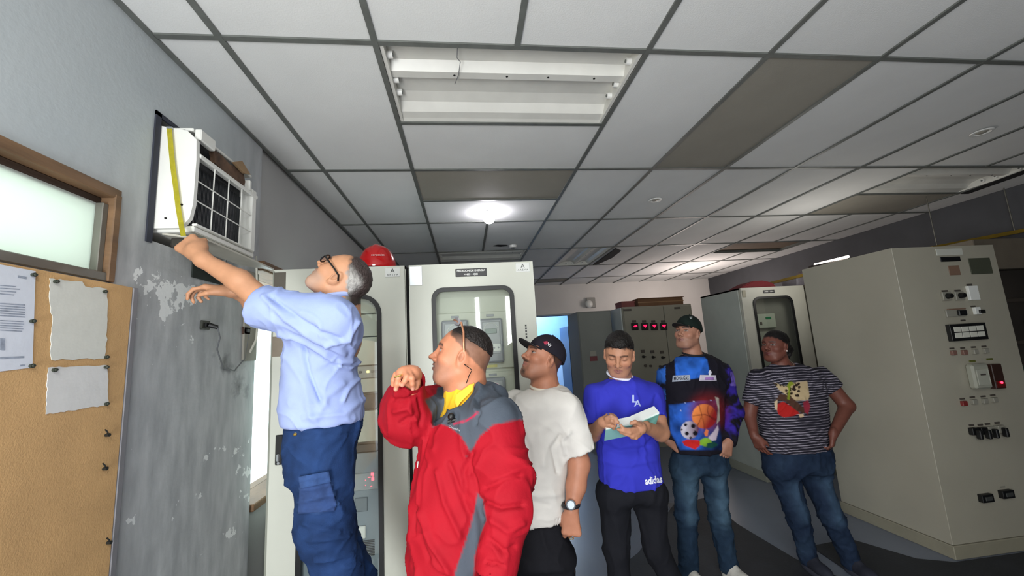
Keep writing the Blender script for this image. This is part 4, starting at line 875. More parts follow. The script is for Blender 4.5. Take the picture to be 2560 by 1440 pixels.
def pix_rows(rows, y0, ry, yaw=0.):
    """silhouette rows (v, uL, uR[, dy[, ry]]) at depth y0"""
    out = []
    for r in rows:
        v, a, b = r[:3]; dy = r[3] if len(r) > 3 else 0; q = r[4] if len(r) > 4 else ry
        L, R_ = atY(a, v, y0+dy), atY(b, v, y0+dy); out.append(((L[2]+R_[2])/2, (L[0]+R_[0])/2, y0+dy, abs(R_[0]-L[0])/2*.985, q))
    return out
def headM(fwd, up):
    f = nrm(fwd); u = np.asarray(up, float); u = nrm(u-f*(u@f)); return np.array([np.cross(f, u), f, u])   # rows: right, fwd, up
def head_prims(c, M, s=1., nose=1., jaw=1., neck_to=None, nr=.058, chinf=0.):
    c = np.asarray(c, float)
    W_ = lambda x, y, z: c+s*(x*M[0]+y*M[1]+z*M[2])
    E_ = lambda x, y, z, a, b, d: ell(W_(x, y, z), np.array([a, b, d])*s, M)
    C_ = lambda p, q, a, b: cone(W_(*p), W_(*q), a*s, b*s)
    P = [('+', E_(0, -.012, .032, .074, .094, .084), .01), ('+', E_(0, .025, .012, .066, .064, .078), .03), ('+', E_(0, .032, -.04, .058, .052, .062), .03),
         ('+', E_(0, .042, -.078, .046*jaw, .040, .032), .03), ('+', E_(0, .066+chinf, -.096, .020*jaw, .016, .017), .02)]
    for k in (-1, 1):
        P += [('+', C_((k*.05*jaw, .0, -.05), (k*.03*jaw, .055, -.092), .020, .018), .03), ('+', C_((k*.012, .083, .030), (k*.042, .070, .030), .010, .008), .018),
              ('+', E_(k*.042, .058, -.022, .024, .024, .02), .02)]
    for k in (-1, 1): P.append(('-', E_(k*.032, .094, .008, .019, .014, .012), .014))
    for k in (-1, 1): P.append(('+', E_(k*.032, .0745, .008, .0145, .0135, .0125), .004))
    P += [('+', C_((0, .084, .020), (0, .106, -.016*nose), .007, .010), .012), ('+', E_(0, .110*1., -.023*nose, .0115*nose, .011*nose, .0095), .008)]
    for k in (-1, 1): P += [('+', E_(k*.0135*nose, .096, -.028*nose, .0085, .010, .008), .007), ('-', E_(k*.0065, .106, -.0345, .0035, .006, .004), .003)]
    P += [('+', E_(0, .070, -.058, .025, .019, .02), .015), ('+', C_((-.019, .083, -.053), (0, .0935, -.0515), .005, .0065), .004), ('+', C_((.019, .083, -.053), (0, .0935, -.0515), .005, .0065), .004),
          ('+', C_((-.017, .082, -.0635), (0, .0905, -.065), .0055, .0072), .004), ('+', C_((.017, .082, -.0635), (0, .0905, -.065), .0055, .0072), .004),
          ('-', C_((-.022, .095, -.0575), (.022, .095, -.0575), .0018, .0018), .003)]
    for k in (-1, 1):
        Er = np.array([M[0]*math.cos(.35)*1+M[1]*-k*math.sin(.35), M[1]*math.cos(.35)+M[0]*k*math.sin(.35), M[2]])
        P += [('+', ell(W_(k*.077, -.004, -.002), np.array([.0105, .020, .033])*s, Er), .004), ('-', ell(W_(k*.0865, .001, .001), np.array([.0085, .0115, .019])*s, Er), .003), ('+', C_((k*.0775, .004, -.026), (k*.075, .003, -.031), .008, .008), .006)]
    if neck_to is not None:
        a, b, r0, r1 = W_(0, -.022, -.03), neck_to, nr, nr*1.12
        P += [('+', cone(a, b, r0*s, r1*s), .028)]
    return P, W_
def head_color(c, M, s, skin, lip='#8a4f45', brow='#2a201c', stub=None, gaze=(0, .0), closed=False, hairmask=None, extra=None, browz=.031, beard=None):
    c = np.asarray(c, float); sk = np.array(lin(skin)); lp = np.array(lin(lip)); bw = np.array(lin(brow))
    def fn(V, N):
        L = (V-c)@M.T/s; x, y, z = L.T; n = fbm(V, 22, 3)[:, None]
        C = np.tile(sk, (len(V), 1))*(1+.06*n)
        near = (np.abs(x) < .1) & (y > -.13) & (z > -.16) & (z < .14)
        def blend(w, col, k=1.):
            nonlocal C
            w = (np.clip(w, 0, 1)*k)[:, None]; C = C*(1-w)+np.asarray(col)*w
        blend(np.exp(-(((np.abs(x)-.042)/.02)**2+((z+.022)/.02)**2))*(y > .03)*near, sk*np.array([1.12, .92, .9]), .5)
        if stub is not None:   # shaved beard / moustache shadow
            w = ((y > .0) & (z < -.03) & near)*np.clip((-.03-z)/.02, 0, 1)*np.clip((y+.0)/.04, 0, 1); blend(w, lin(stub[0]), stub[1])
        if beard is not None:
            w = np.exp(-((np.abs(x)/.03)**4+((z+.042)/.0065)**2))*(y > .07)+np.exp(-(((x)/.022)**4+((z+.094)/.014)**2))*(y > .05)+.35*np.exp(-(((np.abs(x)-.029)/.008)**2+((z+.066)/.022)**4))*(y > .055)
            blend(w*1.3*near*(.8+.4*vnoise(V, 300)), lin(beard[0]), beard[1])
        blend((((np.abs(x)/.024)**2+((z+.0575)/.0105)**2) < 1)*(y > .072)*near*1., lp, .75)
        bz = browz-np.abs(np.abs(x)-.03)*.18
        blend(np.exp(-((z-bz)/.0052)**4)*(np.abs(x) > .011)*(np.abs(x) < .052)*(y > .045)*near, bw, .85)
        ex, ez = (np.abs(x)-.032), (z-.008)
        lidc = sk*.62
        if closed: blend(np.exp(-((ez+.004+(ex*12)**2*.004)/.0026)**2)*(np.abs(ex) < .016)*(y > .05)*near, bw*1.2, .8); blend(np.exp(-((ez/.012)**2+(ex/.017)**2))*(y > .05)*near, sk*.72, .5)
        else:
            blend(np.exp(-((ez/.011)**4+(ex/.019)**4))*(y > .05)*near, lidc, .55)
            al = (np.abs(ez+ .0005)/.0047)**1.6+(np.abs(ex)/.0145)**2 < 1; blend((al & (y > .05) & near)*1., (.27, .24, .22), 1)
            gx = gaze[0]*.006; xx = x-np.sign(x)*.032-gx
            blend(((xx**2+(ez-gaze[1]*.003)**2 < .0056**2) & al & (y > .05) & near)*1., (.018, .01, .007), 1)
            blend(np.exp(-((ez-.0062+(ex*14)**2*.02)/.0018)**2)*(np.abs(ex) < .016)*(y > .05)*near, bw*.6, .8)
        blend(np.exp(-(((np.abs(x)-.0065)/.004)**2+((z+.034)/.003)**2))*(y > .09), sk*.25, .8)
        ear = (np.abs(x) > .071)&(np.abs(x)<.1)&(np.abs(y) < .03)&(np.abs(z) < .045); blend(ear*np.exp(-((y-.002)**2+(z)**2)/.010**2), sk*.5, .6)
        if hairmask: w, col = hairmask(x, y, z, V); blend(w*near, col)
        if extra: C = extra(C, V, L)
        return C
    return fn
def hand_prims(w, d, pn, side, curls=(40, 45, 50, 55), th=(.6, 30), s=1., spread=.06, fr=.0082):
    """w wrist, d wrist->knuckles, pn palm normal (towards the inside), side = unit vector pointing to the thumb side"""
    d = nrm(d); pn = np.asarray(pn, float); pn = nrm(pn-d*(pn@d)); sd = nrm(np.cross(d, pn)); sd = sd if sd@np.asarray(side) > 0 else -sd
    w = np.asarray(w, float); P = []; A = lambda a, b, c_: w+s*(a*d+b*sd+c_*pn)
    P.append(('+', cone(A(-.02, 0, 0), A(.02, 0, 0), .026*s, .027*s, (pn, .75)), .012))
    for b0, b1 in ((-.016, -.030), (-.004, -.010), (.008, .012), (.018, .032)): P.append(('+', cone(A(.012, b0, 0), A(.08, b1, 0), .016*s, .0125*s), .014))
    P.append(('+', cone(A(.02, .026, .008), A(.05, .034, .012), .017*s, .013*s), .014))
    tips = []
    for k, (b, L0) in enumerate(((.032, 1.), (.011, 1.1), (-.011, 1.02), (-.030, .82))):
        p = A(.082-.004*abs(k-1), b, 0); ang = math.radians(curls[k]*.7); sp = spread*(1.5-k)/1.5
        dirv = nrm(d+sp*sd); q = p; r = fr*(1 if k < 3 else .9)
        for seg, (l, da) in enumerate(((.042, 1.), (.027, 1.1), (.021, .8))):
            v = dirv*math.cos(ang)+pn*math.sin(ang); e = q+v*l*L0*s; P.append(('+', cone(q, e, r*s*(1.05-.08*seg), r*s*(.98-.09*seg)), .0045 if seg else .007)); q = e; ang += math.radians(curls[k])*da
        tips.append(q)
    t0 = A(.028, .034, .01); sp_, tc = th; v = nrm(d*.8+sd*sp_+pn*.35); e = t0+v*.036*s; P.append(('+', cone(t0, e, .0125*s, .0105*s), .012))
    v2 = nrm(d*math.cos(math.radians(tc))+sd*(sp_*.3)+pn*math.sin(math.radians(tc))*.9); v2 = nrm(v2-sd*math.sin(math.radians(tc))*.5); P.append(('+', cone(e, e+v2*.03*s, .0105*s, .0085*s), .005))
    return P, tips
def finger(pts, r0=.0085, r1=.007):
    P = []; n = len(pts)-1
    for k in range(n): P.append(('+', cone(pts[k], pts[k+1], r0+(r1-r0)*k/n, r0+(r1-r0)*(k+1)/n), .004))
    return P
def folds(base, n=5, amp=.004, seed=1, str_=(1, 1, .35), strokes=(), zones=None):
    def fn(V, N):
        Q = V*np.array(str_); w = fbm(V, 5, 2, seed+9)[:, None]*.06; f = 1-np.abs(fbm(Q+w, n, 2, seed)); g = 1-np.abs(fbm(Q*1.9+w*2, n, 2, seed+4)); d = 1.5*amp*(f**5-.35)+.9*amp*(g**6-.3)
        if len(strokes):
            uv = proj(V); fr = ((EYE-V)*N).sum(1) > 0
            for pts, wd, a in strokes:
                q = seg_dist(uv, pts); k = np.exp(-(q/(wd*.8))**2)*a*1.7; d = d+np.where(fr, k, 0)
        return d
    return fn
def legs_prims(hipL, kneeL, ankL, hipR, kneeR, ankR, r=(.088, .062, .05), k=.03):
    P = []
    for h, kn, a in ((hipL, kneeL, ankL), (hipR, kneeR, ankR)): P += [('+', cone(h, kn, r[0], r[1]), k), ('+', cone(kn, a, r[1], r[2]), .03)]
    return P
def shoe(parent, ankle, fdir, col='#c9c8c4', sole='#e3e2dd', name='shoe'):
    b0 = .0065; f = nrm([fdir[0], fdir[1], 0]); s_ = np.array([f[1], -f[0], 0]); z = np.array([0, 0, 1.]); fl = ankle[2]
    M = np.array([s_, f, z]); W_ = lambda x, y, h: np.array([ankle[0], ankle[1], 0])+x*s_+y*f+z*(h)
    b = ankle[3] if len(ankle) > 3 else .0065
    pr = [('+', ell(W_(0, .015, b+.055), (.042, .07, .06), M), .02), ('+', ell(W_(0, .11, b+.045), (.045, .085, .04), M), .03), ('+', cone(W_(0, -.01, b+.08), W_(0, -.01, b+.1), .042, .04), .02), ('&', ((lambda g: (b+.022-g.z)+0*g.x+0*g.y), None, None), 0)]
    pr = pr[:-1]; V, F = build(pr, .007); V[:, 2] = np.maximum(V[:, 2], b+.02)
    o = mk(name, V, F, M_cloth, parent, lambda V, N: np.tile(lin(col), (len(V), 1))*(1+.15*fbm(V, 30)[:, None]), relax=0)
    V, F = build([('+', ell(W_(0, .02, b+.018), (.046, .085, .06), M), .01), ('+', ell(W_(0, .11, b+.018), (.05, .095, .06), M), .03)], .007); V[:, 2] = np.clip(V[:, 2], b+.001, b+.03)
    mk('sole', V, F, M_cloth, o, lambda V, N: np.tile(lin(sole), (len(V), 1)), relax=0); return o
def person(label, loc):
    return thing('person', label, 'person', tuple(loc))
# ---------------------------------------------------------------- P1: man in the pale blue shirt reaching up to the air conditioner
def man_blue_shirt():
    Y = 1.62; zf = .30
    p = person('person in light blue shirt and jeans reaching up to the air conditioner', (-.42, Y+.02, zf))
    hc = J(852, 699, 1.60); M = headM((-.60, -.06, .80), (.80, .0, .60)); s = .92
    neck = J(848, 765, 1.62); sh = J(822, 800, 1.50); el = J(655, 758, 1.56); wr = np.array(atY(508, 650, 1.56)); hd = J(470, 606, 1.58)
    sh2 = J(800, 790, 1.76); el2 = J(640, 760, 1.80); wr2 = atX(575, 728, -.93); 
    pr, W_ = head_prims(hc, M, s, nose=1.0, neck_to=neck, nr=.056)
    pr += [('+', loft(pix_rows([(760, 800, 885), (800, 775, 890), (900, 735, 875), (1040, 728, 890), (1095, 735, 875)], Y, .10)), .02), ('+', cone(neck, J(835, 850, Y), .07, .1), .05)]
    pr += [('+', cone(sh, J(662, 757, 1.555), .046, .042), .02), ('+', cone(J(662, 757, 1.555), J(598, 702, 1.555), .044, .041), .015), ('+', cone(J(598, 702, 1.555), wr, .041, .027), .015), ('+', cone(wr, J(488, 625, 1.575), .029, .030), .015)]
    pr += [('+', cone(sh2, el2, .05, .045), .03), ('+', cone(el2, J(612, 732, 1.76), .042, .036), .02), ('+', cone(J(612, 732, 1.76), wr2, .034, .026), .02)]
    # gripping left hand, knuckles to the wall side
    d = nrm(J(455, 600, 1.59)-J(500, 640, 1.565)); h1, _ = hand_prims(J(496, 636, 1.57), d, (.1, .95, -.3), (.3, 0, .95), (75, 80, 80, 80), (.35, 60), 1.0, .02, .0095); pr += h1
    h2, _ = hand_prims(wr2, (-.9, -.1, .22), (-.1, .1, -1), (0, -1, 0), (35, 45, 50, 55), (.5, 30), .95, .1); pr += h2
    legs = [(J(812, 1130, Y), J(812, 1330, Y), np.array([-.36, Y+.03, zf+.1])), (J(820, 1130, Y+.16), J(830, 1330, Y+.17), np.array([-.33, Y+.2, zf+.1]))]
    for a, b, c in legs: pr += [('+', cone(a, b, .08, .055), .03), ('+', cone(b, c, .055, .04), .03), ('+', cone(c, c+np.array([-.1, 0, -.04]), .035, .03), .03)]
    V, F = build(pr, .0095, [(hc, .135, .0032), (J(475, 612, 1.58), .08, .004), (J(525, 712, 1.68), .06, .0045)])
    def hm(x, y, z, V):
        n = fbm(V, 60, 2); a = z*.72-y*.69; w = np.clip((a-.036+n*.008)/.012, 0, 1)
        grey = np.clip((np.abs(x)-.045)/.02, 0, 1)*np.clip((.08-z)/.05, 0, 1); col = np.array(lin('#3a322f'))*(1-grey[:, None])+np.array(lin('#8d8c88'))*grey[:, None]
        return w, col*(1+.2*n[:, None])
    body = mk('body', V, F, M_skin, p, head_color(hc, M, s, '#b58464', lip='#9a7468', brow='#3a2f2a', stub=('#a08d82', .55), gaze=(.0, .6), hairmask=hm))
    # hair: close cropped, grey at the side, dark on the crown, balding front
    hp = [('+', ell(W_(0, -.014, .034), np.array([.0785, .0985, .089])*s, M), .01), ('+', ell(W_(0, -.05, -.02), np.array([.06, .055, .05])*s, M), .03)]
    f = lambda g: -(((g.x-hc[0])*M[2][0]+(g.y-hc[1])*M[2][1]+(g.z-hc[2])*M[2][2])*.72-((g.x-hc[0])*M[1][0]+(g.y-hc[1])*M[1][1]+(g.z-hc[2])*M[1][2])*.69-.045)+.005*hn(g)
    hp.append(('&', (f, hc-.2, hc+.2), 0)); V, F = build(hp, .004)
    def hcol(V, N):
        L = (V-hc)@M.T/s; n = fbm(V, 70, 2); grey = np.clip((np.abs(L[:, 0])-.040)/.02, 0, 1)*np.clip((.085-L[:, 2])/.03, 0, 1)*np.clip((L[:, 1]+.1)/.03, 0, 1)
        return (np.array(lin('#3c3230'))*(1-grey[:, None])+np.array(lin('#92908c'))*grey[:, None])*(1+.2*n[:, None])
    mk('hair', V, F, M_hair, p, hcol, disp=lambda V, N: .0015*fbm(V, 120, 2))
    # glasses
    M_gl = mat('black_spectacle_frame', '#120f10', .25); g = MB(); ex = .067
    rim = lambda k: [W_(k*.033+.029*math.cos(t), .100, .010+.021*math.sin(t)) for t in np.linspace(0, 2*math.pi, 17)]
    fr = obj('glasses', MB().tube(rim(-1), .003, 6).tube(rim(1), .003, 6).tube([W_(-.009, .099, .014), W_(0, .103, .016), W_(.009, .099, .014)], .0022, 6), M_gl, p, True)
    for k in (-1, 1): obj('temple_arm', MB().tube([W_(k*.060, .100, .020), W_(k*.076, .088, .020), W_(k*.086, .03, .018), W_(k*.089, -.004, .014), W_(k*.086, -.020, -.002)], .0034, 6), M_gl, fr, True)
    for k in (-1, 1):
        mb = MB(); mb.b.faces.new([mb.b.verts.new(q) for q in rim(k)[:-1]]); obj('lens', mb, glass('spectacle_lens', '#eef0f0', .08), fr)
    # shirt: loose body and short sleeves
    rows = [(742, 800, 850, 0, .07), (752, 778, 880, 0, .10), (775, 760, 893, 0, .14), (810, 742, 900, .02, .155), (860, 722, 896, .02, .15), (910, 714, 888, .02, .145), (960, 709, 892, .02, .15), (1010, 706, 905, .02, .155), (1058, 708, 908, .02, .16)]
    sp = [('+', loft(pix_rows(rows, Y, .13), 2.2, .02), .02)]
    c1_ = J(648, 768, 1.555); a1 = nrm(c1_-sh)
    sp.append(('+', hollow(cut(cone(sh+a1*-.02, c1_+a1*.02, .088, .078), c1_, a1), cone(c1_-a1*.035, c1_+a1*.06, .064, .07)), .05)); sp.append(('+', ell(J(852, 835, 1.56), (.075, .09, .09)), .05))
    c2_ = J(650, 775, 1.80); a2 = nrm(c2_-sh2); sp.append(('+', hollow(cut(cone(sh2, c2_+a2*.02, .08, .072), c2_, a2), cone(c2_-a2*.03, c2_+a2*.06, .056, .06)), .05))
    sp.append(('-', cone(J(845, 738, 1.61), J(846, 752, 1.615), .056, .058), .01))
    V, F = build(sp, .0065)
    st = [([(660, 745), (720, 800), (790, 850), (860, 885)], 9, .007), ([(680, 745), (740, 790), (800, 830), (850, 850)], 7, -.007), ([(700, 835), (770, 860), (840, 905), (885, 900)], 9, .008), ([(730, 850), (755, 870), (775, 940), (800, 1000)], 6, -.008),
          ([(895, 805), (870, 850), (820, 860)], 7, .007), ([(893, 905), (870, 920), (845, 915)], 6, .009), ([(890, 950), (870, 975), (860, 1000)], 6, .006), ([(715, 890), (760, 960), (780, 1050)], 12, .004), ([(860, 960), (820, 990), (790, 1050)], 10, .004), ([(752, 862), (770, 890)], 4, -.008), ([(905, 1000), (860, 1035), (760, 1045)], 9, .005)]
    sc = np.array(lin('#93a3d2'))
    sh_o = mk('shirt', V, F, M_cloth, p, lambda V, N: np.tile(sc, (len(V), 1))*(1+.02*fbm(V, 9)[:, None]), folds(0, 5.5, .006, 3, (1, 1, .6), st), label='light blue short-sleeved shirt', relax=1)
    col = [('+', cone(W_(0, -.05, -.075), W_(0, .02, -.11), .066, .066), .01)]
    Vn = nrm(np.array([-.12, 0, 1.])); nb = J(846, 748, 1.612); ring = []; n_ = 28
    e1 = nrm(np.cross(Vn, [0, 1, 0])); e2 = np.cross(Vn, e1)
    tilt = lambda t: -.010*math.cos(t)
    pts = [nb+e1*.070*math.cos(t)+e2*.070*math.sin(t)+np.array([0, 0, .006]) for t in np.linspace(0, 2*math.pi, n_)]
    obj('collar', MB().tube(pts, .011, 8), mat('shirt_blue_collar', '#a3b1dd', .85), sh_o, True)
    # jeans
    jr = pix_rows([(1052, 716, 905, .02), (1075, 716, 903, .02), (1110, 718, 893, .03), (1150, 722, 888, .04), (1180, 727, 886, .05)], Y, .15)
    jp = [('+', loft(jr, 2.2, .015), .02)]
    jp += [('+', cone(J(806, 1165, Y-.02), J(812, 1310, Y-.02), .104, .092), .05), ('+', cone(J(812, 1310, Y-.02), J(846, 1420, Y), .092, .074), .05), ('+', cone(J(846, 1420, Y), np.array([-.36, Y+.02, zf+.12]), .074, .058), .04)]
    jp += [('+', cone(J(815, 1165, Y+.16), J(835, 1320, Y+.2), .09, .075), .06), ('+', cone(J(835, 1320, Y+.2), np.array([-.33, Y+.2, zf+.12]), .08, .062), .04)]
    V, F = build(jp, .0075)
    st = [([(728, 1085), (800, 1092), (900, 1080)], 3, -.003), ([(748, 1200), (820, 1188)], 4, .005), ([(750, 1225), (830, 1210)], 4, .006), ([(745, 1255), (835, 1235)], 5, .007), ([(745, 1275), (795, 1282), (845, 1258)], 4, .006), ([(760, 1310), (850, 1330)], 6, .005), ([(770, 1350), (870, 1340)], 6, .006), ([(790, 1400), (880, 1385)], 6, .006), ([(860, 1420), (900, 1410)], 6, .006)]
    jc = np.array(lin('#1c3259'))
    def jcol(V, N):
        uv = proj(V); w = sum(np.exp(-(seg_dist(uv, s_[0])/(s_[1]*.9))**2) for s_ in st[1:5])[:, None]; f = fbm(V, 12)[:, None]
        C = jc*(1+.35*f); C = C*(1-.35*np.clip(w, 0, 1))+np.array(lin('#4a6592'))*.35*np.clip(w, 0, 1); hemw = np.clip((1082-uv[:, 1])/6, 0, 1)[:, None]; return C*(1-.35*hemw*0)
    je = mk('jeans', V, F, M_denim, p, jcol, folds(0, 7, .006, 8, (1, 1, 1.), st), label='blue jeans with a patch pocket on the thigh')
    patch('thigh_pocket', [(750, 1200), (820, 1186), (842, 1262), (836, 1278), (745, 1285)], [je], mat('denim_patch', '#1f3866', .9, var=.2, scale=30, bump=.3), je, .006, 5, thick=.004)
    patch('pocket_flap', [(746, 1192), (822, 1178), (828, 1205), (750, 1222)], [je], mat('denim_flap', '#24406f', .9, var=.2, scale=30, bump=.3), je, .012, 5, thick=.004)
    obj('rivet', MB().sph(atY(738, 1086, 1.45), .006, 6), mat('brass', '#a08a4a', .3, .8), je)
    for a in ((-.36, Y+.03), (-.33, Y+.2)): shoe(p, (a[0], a[1], 0, zf), (-1, .1), '#3a3330', '#5a5450')
    stl = thing('step_stool', 'grey metal step stool under the person reaching up', 'stool', (-.42, Y+.1, 0)); mb = MB().box((-.68, Y-.14, zf-.03), (-.18, Y+.36, zf), .006); obj('top_step', mb, M_frame, stl)
    for x in (-.66, -.22):
        for y in (Y-.12, Y+.33): obj('leg', MB().tube([(x, y, .002), (x, y, zf-.03)], .014, 8), M_frame, stl)
    # tape measure: yellow blade across the unit, body in the fist
    t = thing('tape_measure', 'yellow tape measure stretched down the white side of the air conditioner', 'tape measure', tuple(hd))
    pts = [atY(u, v, 1.655 if i < 6 else 1.63) for i, (u, v) in enumerate(((424, 322), (428, 370), (433, 420), (440, 470), (446, 520), (452, 555), (459, 590)))]
    mb = MB(); L_, R_ = [], []
    for i, q in enumerate(pts): w_ = .0105; L_.append(mb.b.verts.new(q+np.array([-w_, 0, 0]))); R_.append(mb.b.verts.new(q+np.array([w_, -.003, 0])))
    for i in range(len(pts)-1): mb.b.faces.new((L_[i], R_[i], R_[i+1], L_[i+1]))
    bmesh.ops.solidify(mb.b, geom=mb.b.faces[:], thickness=.001); obj('blade', mb, mat('tape_yellow', '#c9c03c', .45, var=.1, scale=60), t)
    q = J(452, 600, 1.60); obj('case', MB().box(q-np.array([.03, .012, .03]), q+np.array([.025, .018, .008]), .008, 2), mat('tape_case', '#27231f', .4), t); obj('hook', MB().box(pts[0]-np.array([.01, .004, .0]), pts[0]+np.array([.01, .003, .008])), M_steel, t)
    return p
# ---------------------------------------------------------------- P2: man in the red and grey jacket
def man_red_jacket():
    Y = 1.40; p = person('person in red and grey jacket over a yellow shirt, sunglasses on head', (-.03, Y, 0))
    hc = J(1155, 893, 1.42); M = headM((-.95, .0, .30), (.30, .0, .95)); s = .91; neck = J(1165, 1000, 1.44)
    wrR = J(1033, 942, 1.27); elR = J(1018, 1045, 1.36); shR = J(1088, 1020, 1.58); shL = J(1238, 1060, 1.27); elL = J(1266, 1245, 1.22); wrL = J(1232, 1468, 1.16)
    pr, W_ = head_prims(hc, M, s, nose=1.2, jaw=1.12, neck_to=neck, nr=.074)
    pr += [('+', loft(pix_rows([(1040, 1120, 1225), (1080, 1095, 1250), (1200, 1055, 1240), (1440, 1055, 1210), (1540, 1060, 1205)], Y+.02, .11)), .03), ('+', cone(neck, J(1175, 1090, Y+.02), .066, .08), .03)]
    pr += [('+', cone(shR, elR, .05, .045), .03), ('+', cone(elR, wrR, .036, .024), .02), ('+', cone(shL, elL, .05, .042), .03), ('+', cone(elL, wrL, .042, .029), .02)]
    # drooping right hand: back of the hand to the camera, fingers hanging
    Yh = 1.235
    pr += [('+', ell(J(1023, 929, 1.25), (.030, .024, .019)), .012), ('+', cone(J(1030, 938, 1.265), J(1004, 932, Yh), .022, .016), .012), ('+', cone(J(1032, 934, 1.25), J(1016, 930, Yh), .02, .015), .012), ('+', cone(J(1036, 936, 1.26), J(1033, 938, 1.24), .02, .016), .012)]
    for pts in ([(999, 931, 1.232), (996, 945, 1.218), (993, 960, 1.222), (990, 973, 1.232)], [(1012, 929, 1.225), (1017, 942, 1.208), (1012, 953, 1.21), (1006, 962, 1.22)], [(1024, 932, 1.225), (1030, 946, 1.21), (1031, 959, 1.215), (1032, 971, 1.228)], [(990, 935, 1.245), (984, 950, 1.24), (983, 962, 1.245)]):
        pr += finger([J(*q) for q in pts], .0088, .0074)
    pr += finger([J(1040, 940, 1.26), J(1042, 957, 1.25), (J(1040, 968, 1.25))], .0115, .009)
    h, _ = hand_prims(wrL, (-.05, .05, -1), (-1, .2, 0), (0, -1, 0), (25, 30, 35, 35), (.4, 20), 1.0); pr += h
    hp_ = [(J(1100, 1560, Y-.05), np.array([-.10, Y-.05, .5]), np.array([-.12, Y-.05, .1])), (J(1180, 1560, Y+.08), np.array([.03, Y+.08, .5]), np.array([.04, Y+.08, .1]))]
    for a, b, c in hp_: pr += [('+', cone(a, b, .085, .06), .03), ('+', cone(b, c, .06, .042), .03), ('+', cone(c, c+np.array([-.1, 0, -.05]), .035, .03), .02)]
    V, F = build(pr, .0095, [(hc, .14, .0030), (J(1012, 945, 1.235), .07, .0028), (J(1215, 1470, 1.16), .05, .006)])
    dk = np.array(lin('#2a211d'))
    def hm(x, y, z, V):
        n = fbm(V, 90, 2); a = z*.80-y*.52; w = np.clip((a-.020+n*.003)/.006, 0, 1); top = np.clip((z-.045-.25*y*0)/.04, 0, 1)[:, None]
        front = np.clip((.070-y)/.012, 0, 1)
        return w*(.72+.28*top[:, 0])*front, (np.array(lin('#54443a'))*(1-top)+dk*top)*(1+.25*n[:, None])
    def extra(C, V, L):   # finger nails
        uv = proj(V)
        for (u, v) in ((989, 974), (1005, 963), (1032, 973)):
            w = (np.exp(-(((uv[:, 0]-u)/5)**2+((uv[:, 1]-v)/4.5)**2))*(V[:, 1] < 1.24))[:, None]; C = C*(1-.6*w)+np.array(lin('#e0a898'))*.6*w
        return C
    body = mk('body', V, F, M_skin, p, head_color(hc, M, s, '#b87a5c', lip='#7d5a50', brow='#33241d', stub=('#8a6c5c', .45), gaze=(-.2, .6), hairmask=hm, extra=extra, browz=.030))
    hp = [('+', ell(W_(0, -.014, .036), np.array([.0775, .0975, .0885])*s, M), .01)]
    def f(g):
        a = lambda i: ((g.x-hc[0])*M[i][0]+(g.y-hc[1])*M[i][1]+(g.z-hc[2])*M[i][2])/s
        return -(a(2)*.92-np.abs(a(0))*.10-a(1)*.30-.058)+.003*hn(g)
    hp.append(('&', (f, hc-.2, hc+.2), 0)); hp.append(('&', ((lambda g: ((g.x-hc[0])*M[1][0]+(g.y-hc[1])*M[1][1]+(g.z-hc[2])*M[1][2])-.072*s), hc-.2, hc+.2), 0)); V, F = build(hp, .0038)
    mk('hair', V, F, M_hair, p, lambda V, N: np.tile(lin('#1c1614'), (len(V), 1))*(1+.4*fbm(V, 80, 2)[:, None]), disp=lambda V, N: .0012*fbm(V, 140, 2))
    # sunglasses on the head
    M_gf = mat('rose_metal_frame', '#b07a5c', .25, .6); gl = obj('sunglasses', MB().tube([W_(-.05, .045, .122), W_(-.03, .062, .128), W_(0, .068, .13), W_(.03, .062, .128), W_(.05, .045, .122)], .003, 6), M_gf, p, True)
    for k in (-1, 1):
        obj('lens', MB().sph(W_(k*.036, .052, .126), 1., 8, (.001, .001, .001)) if False else MB().prism([W_(k*.012, .062, .122), W_(k*.03, .066, .135), W_(k*.055, .052, .135), W_(k*.062, .036, .124), W_(k*.05, .044, .112), W_(k*.025, .060, .112)], .003*M[2]), mat('smoky_lens', '#77777c', .08), gl)
        obj('temple_arm', MB().tube([W_(k*.062, .036, .124), W_(k*.078, .018, .09), W_(k*.083, .006, .05), W_(k*.081, -.004, .02)], .0038, 6), M_gf, gl, True)
    obj('ear_cord', MB().tube([W_(-.083, -.012, -.02), J(1180, 925, 1.325), J(1172, 940, 1.33), J(1166, 958, 1.34)], .0016, 6), M_black, p, True)
    obj('ring', MB().tube([J(996, 940, 1.22)+.0105*np.array([math.cos(t), math.sin(t)*.9, .25*math.cos(t)]) for t in np.linspace(0, 2*math.pi, 17)], .0028, 6), mat('gold_ring', '#e8c878', .2, .9), p, True)
    # jacket
    rows = [(962, 1128, 1222, .03, .08), (985, 1108, 1246, .03, .12), (1015, 1088, 1272, .02, .15), (1060, 1068, 1285, .01, .17), (1110, 1050, 1285, 0, .185), (1170, 1036, 1275, 0, .19), (1240, 1025, 1262, 0, .195), (1310, 1020, 1250, 0, .20), (1380, 1024, 1235, 0, .20), (1450, 1036, 1225, 0, .195), (1530, 1045, 1220, 0, .185)]
    base = pix_rows(rows, Y, .17)
    jp = [('+', loft(base, 2.2, .03), .02)]
    jp += [('+', cone(shL, J(1262, 1180, 1.24), .082, .074), .05), ('+', cone(J(1262, 1180, 1.24), J(1268, 1275, 1.20), .074, .071), .04), ('+', hollow(cut(cone(J(1268, 1275, 1.20), J(1238, 1450, 1.16), .071, .060), J(1240, 1443, 1.15), J(1243, 1420, 1.15)-J(1275, 1290, 1.18)), cone(J(1241, 1432, 1.155), J(1236, 1475, 1.145), .044, .046)), .03)]
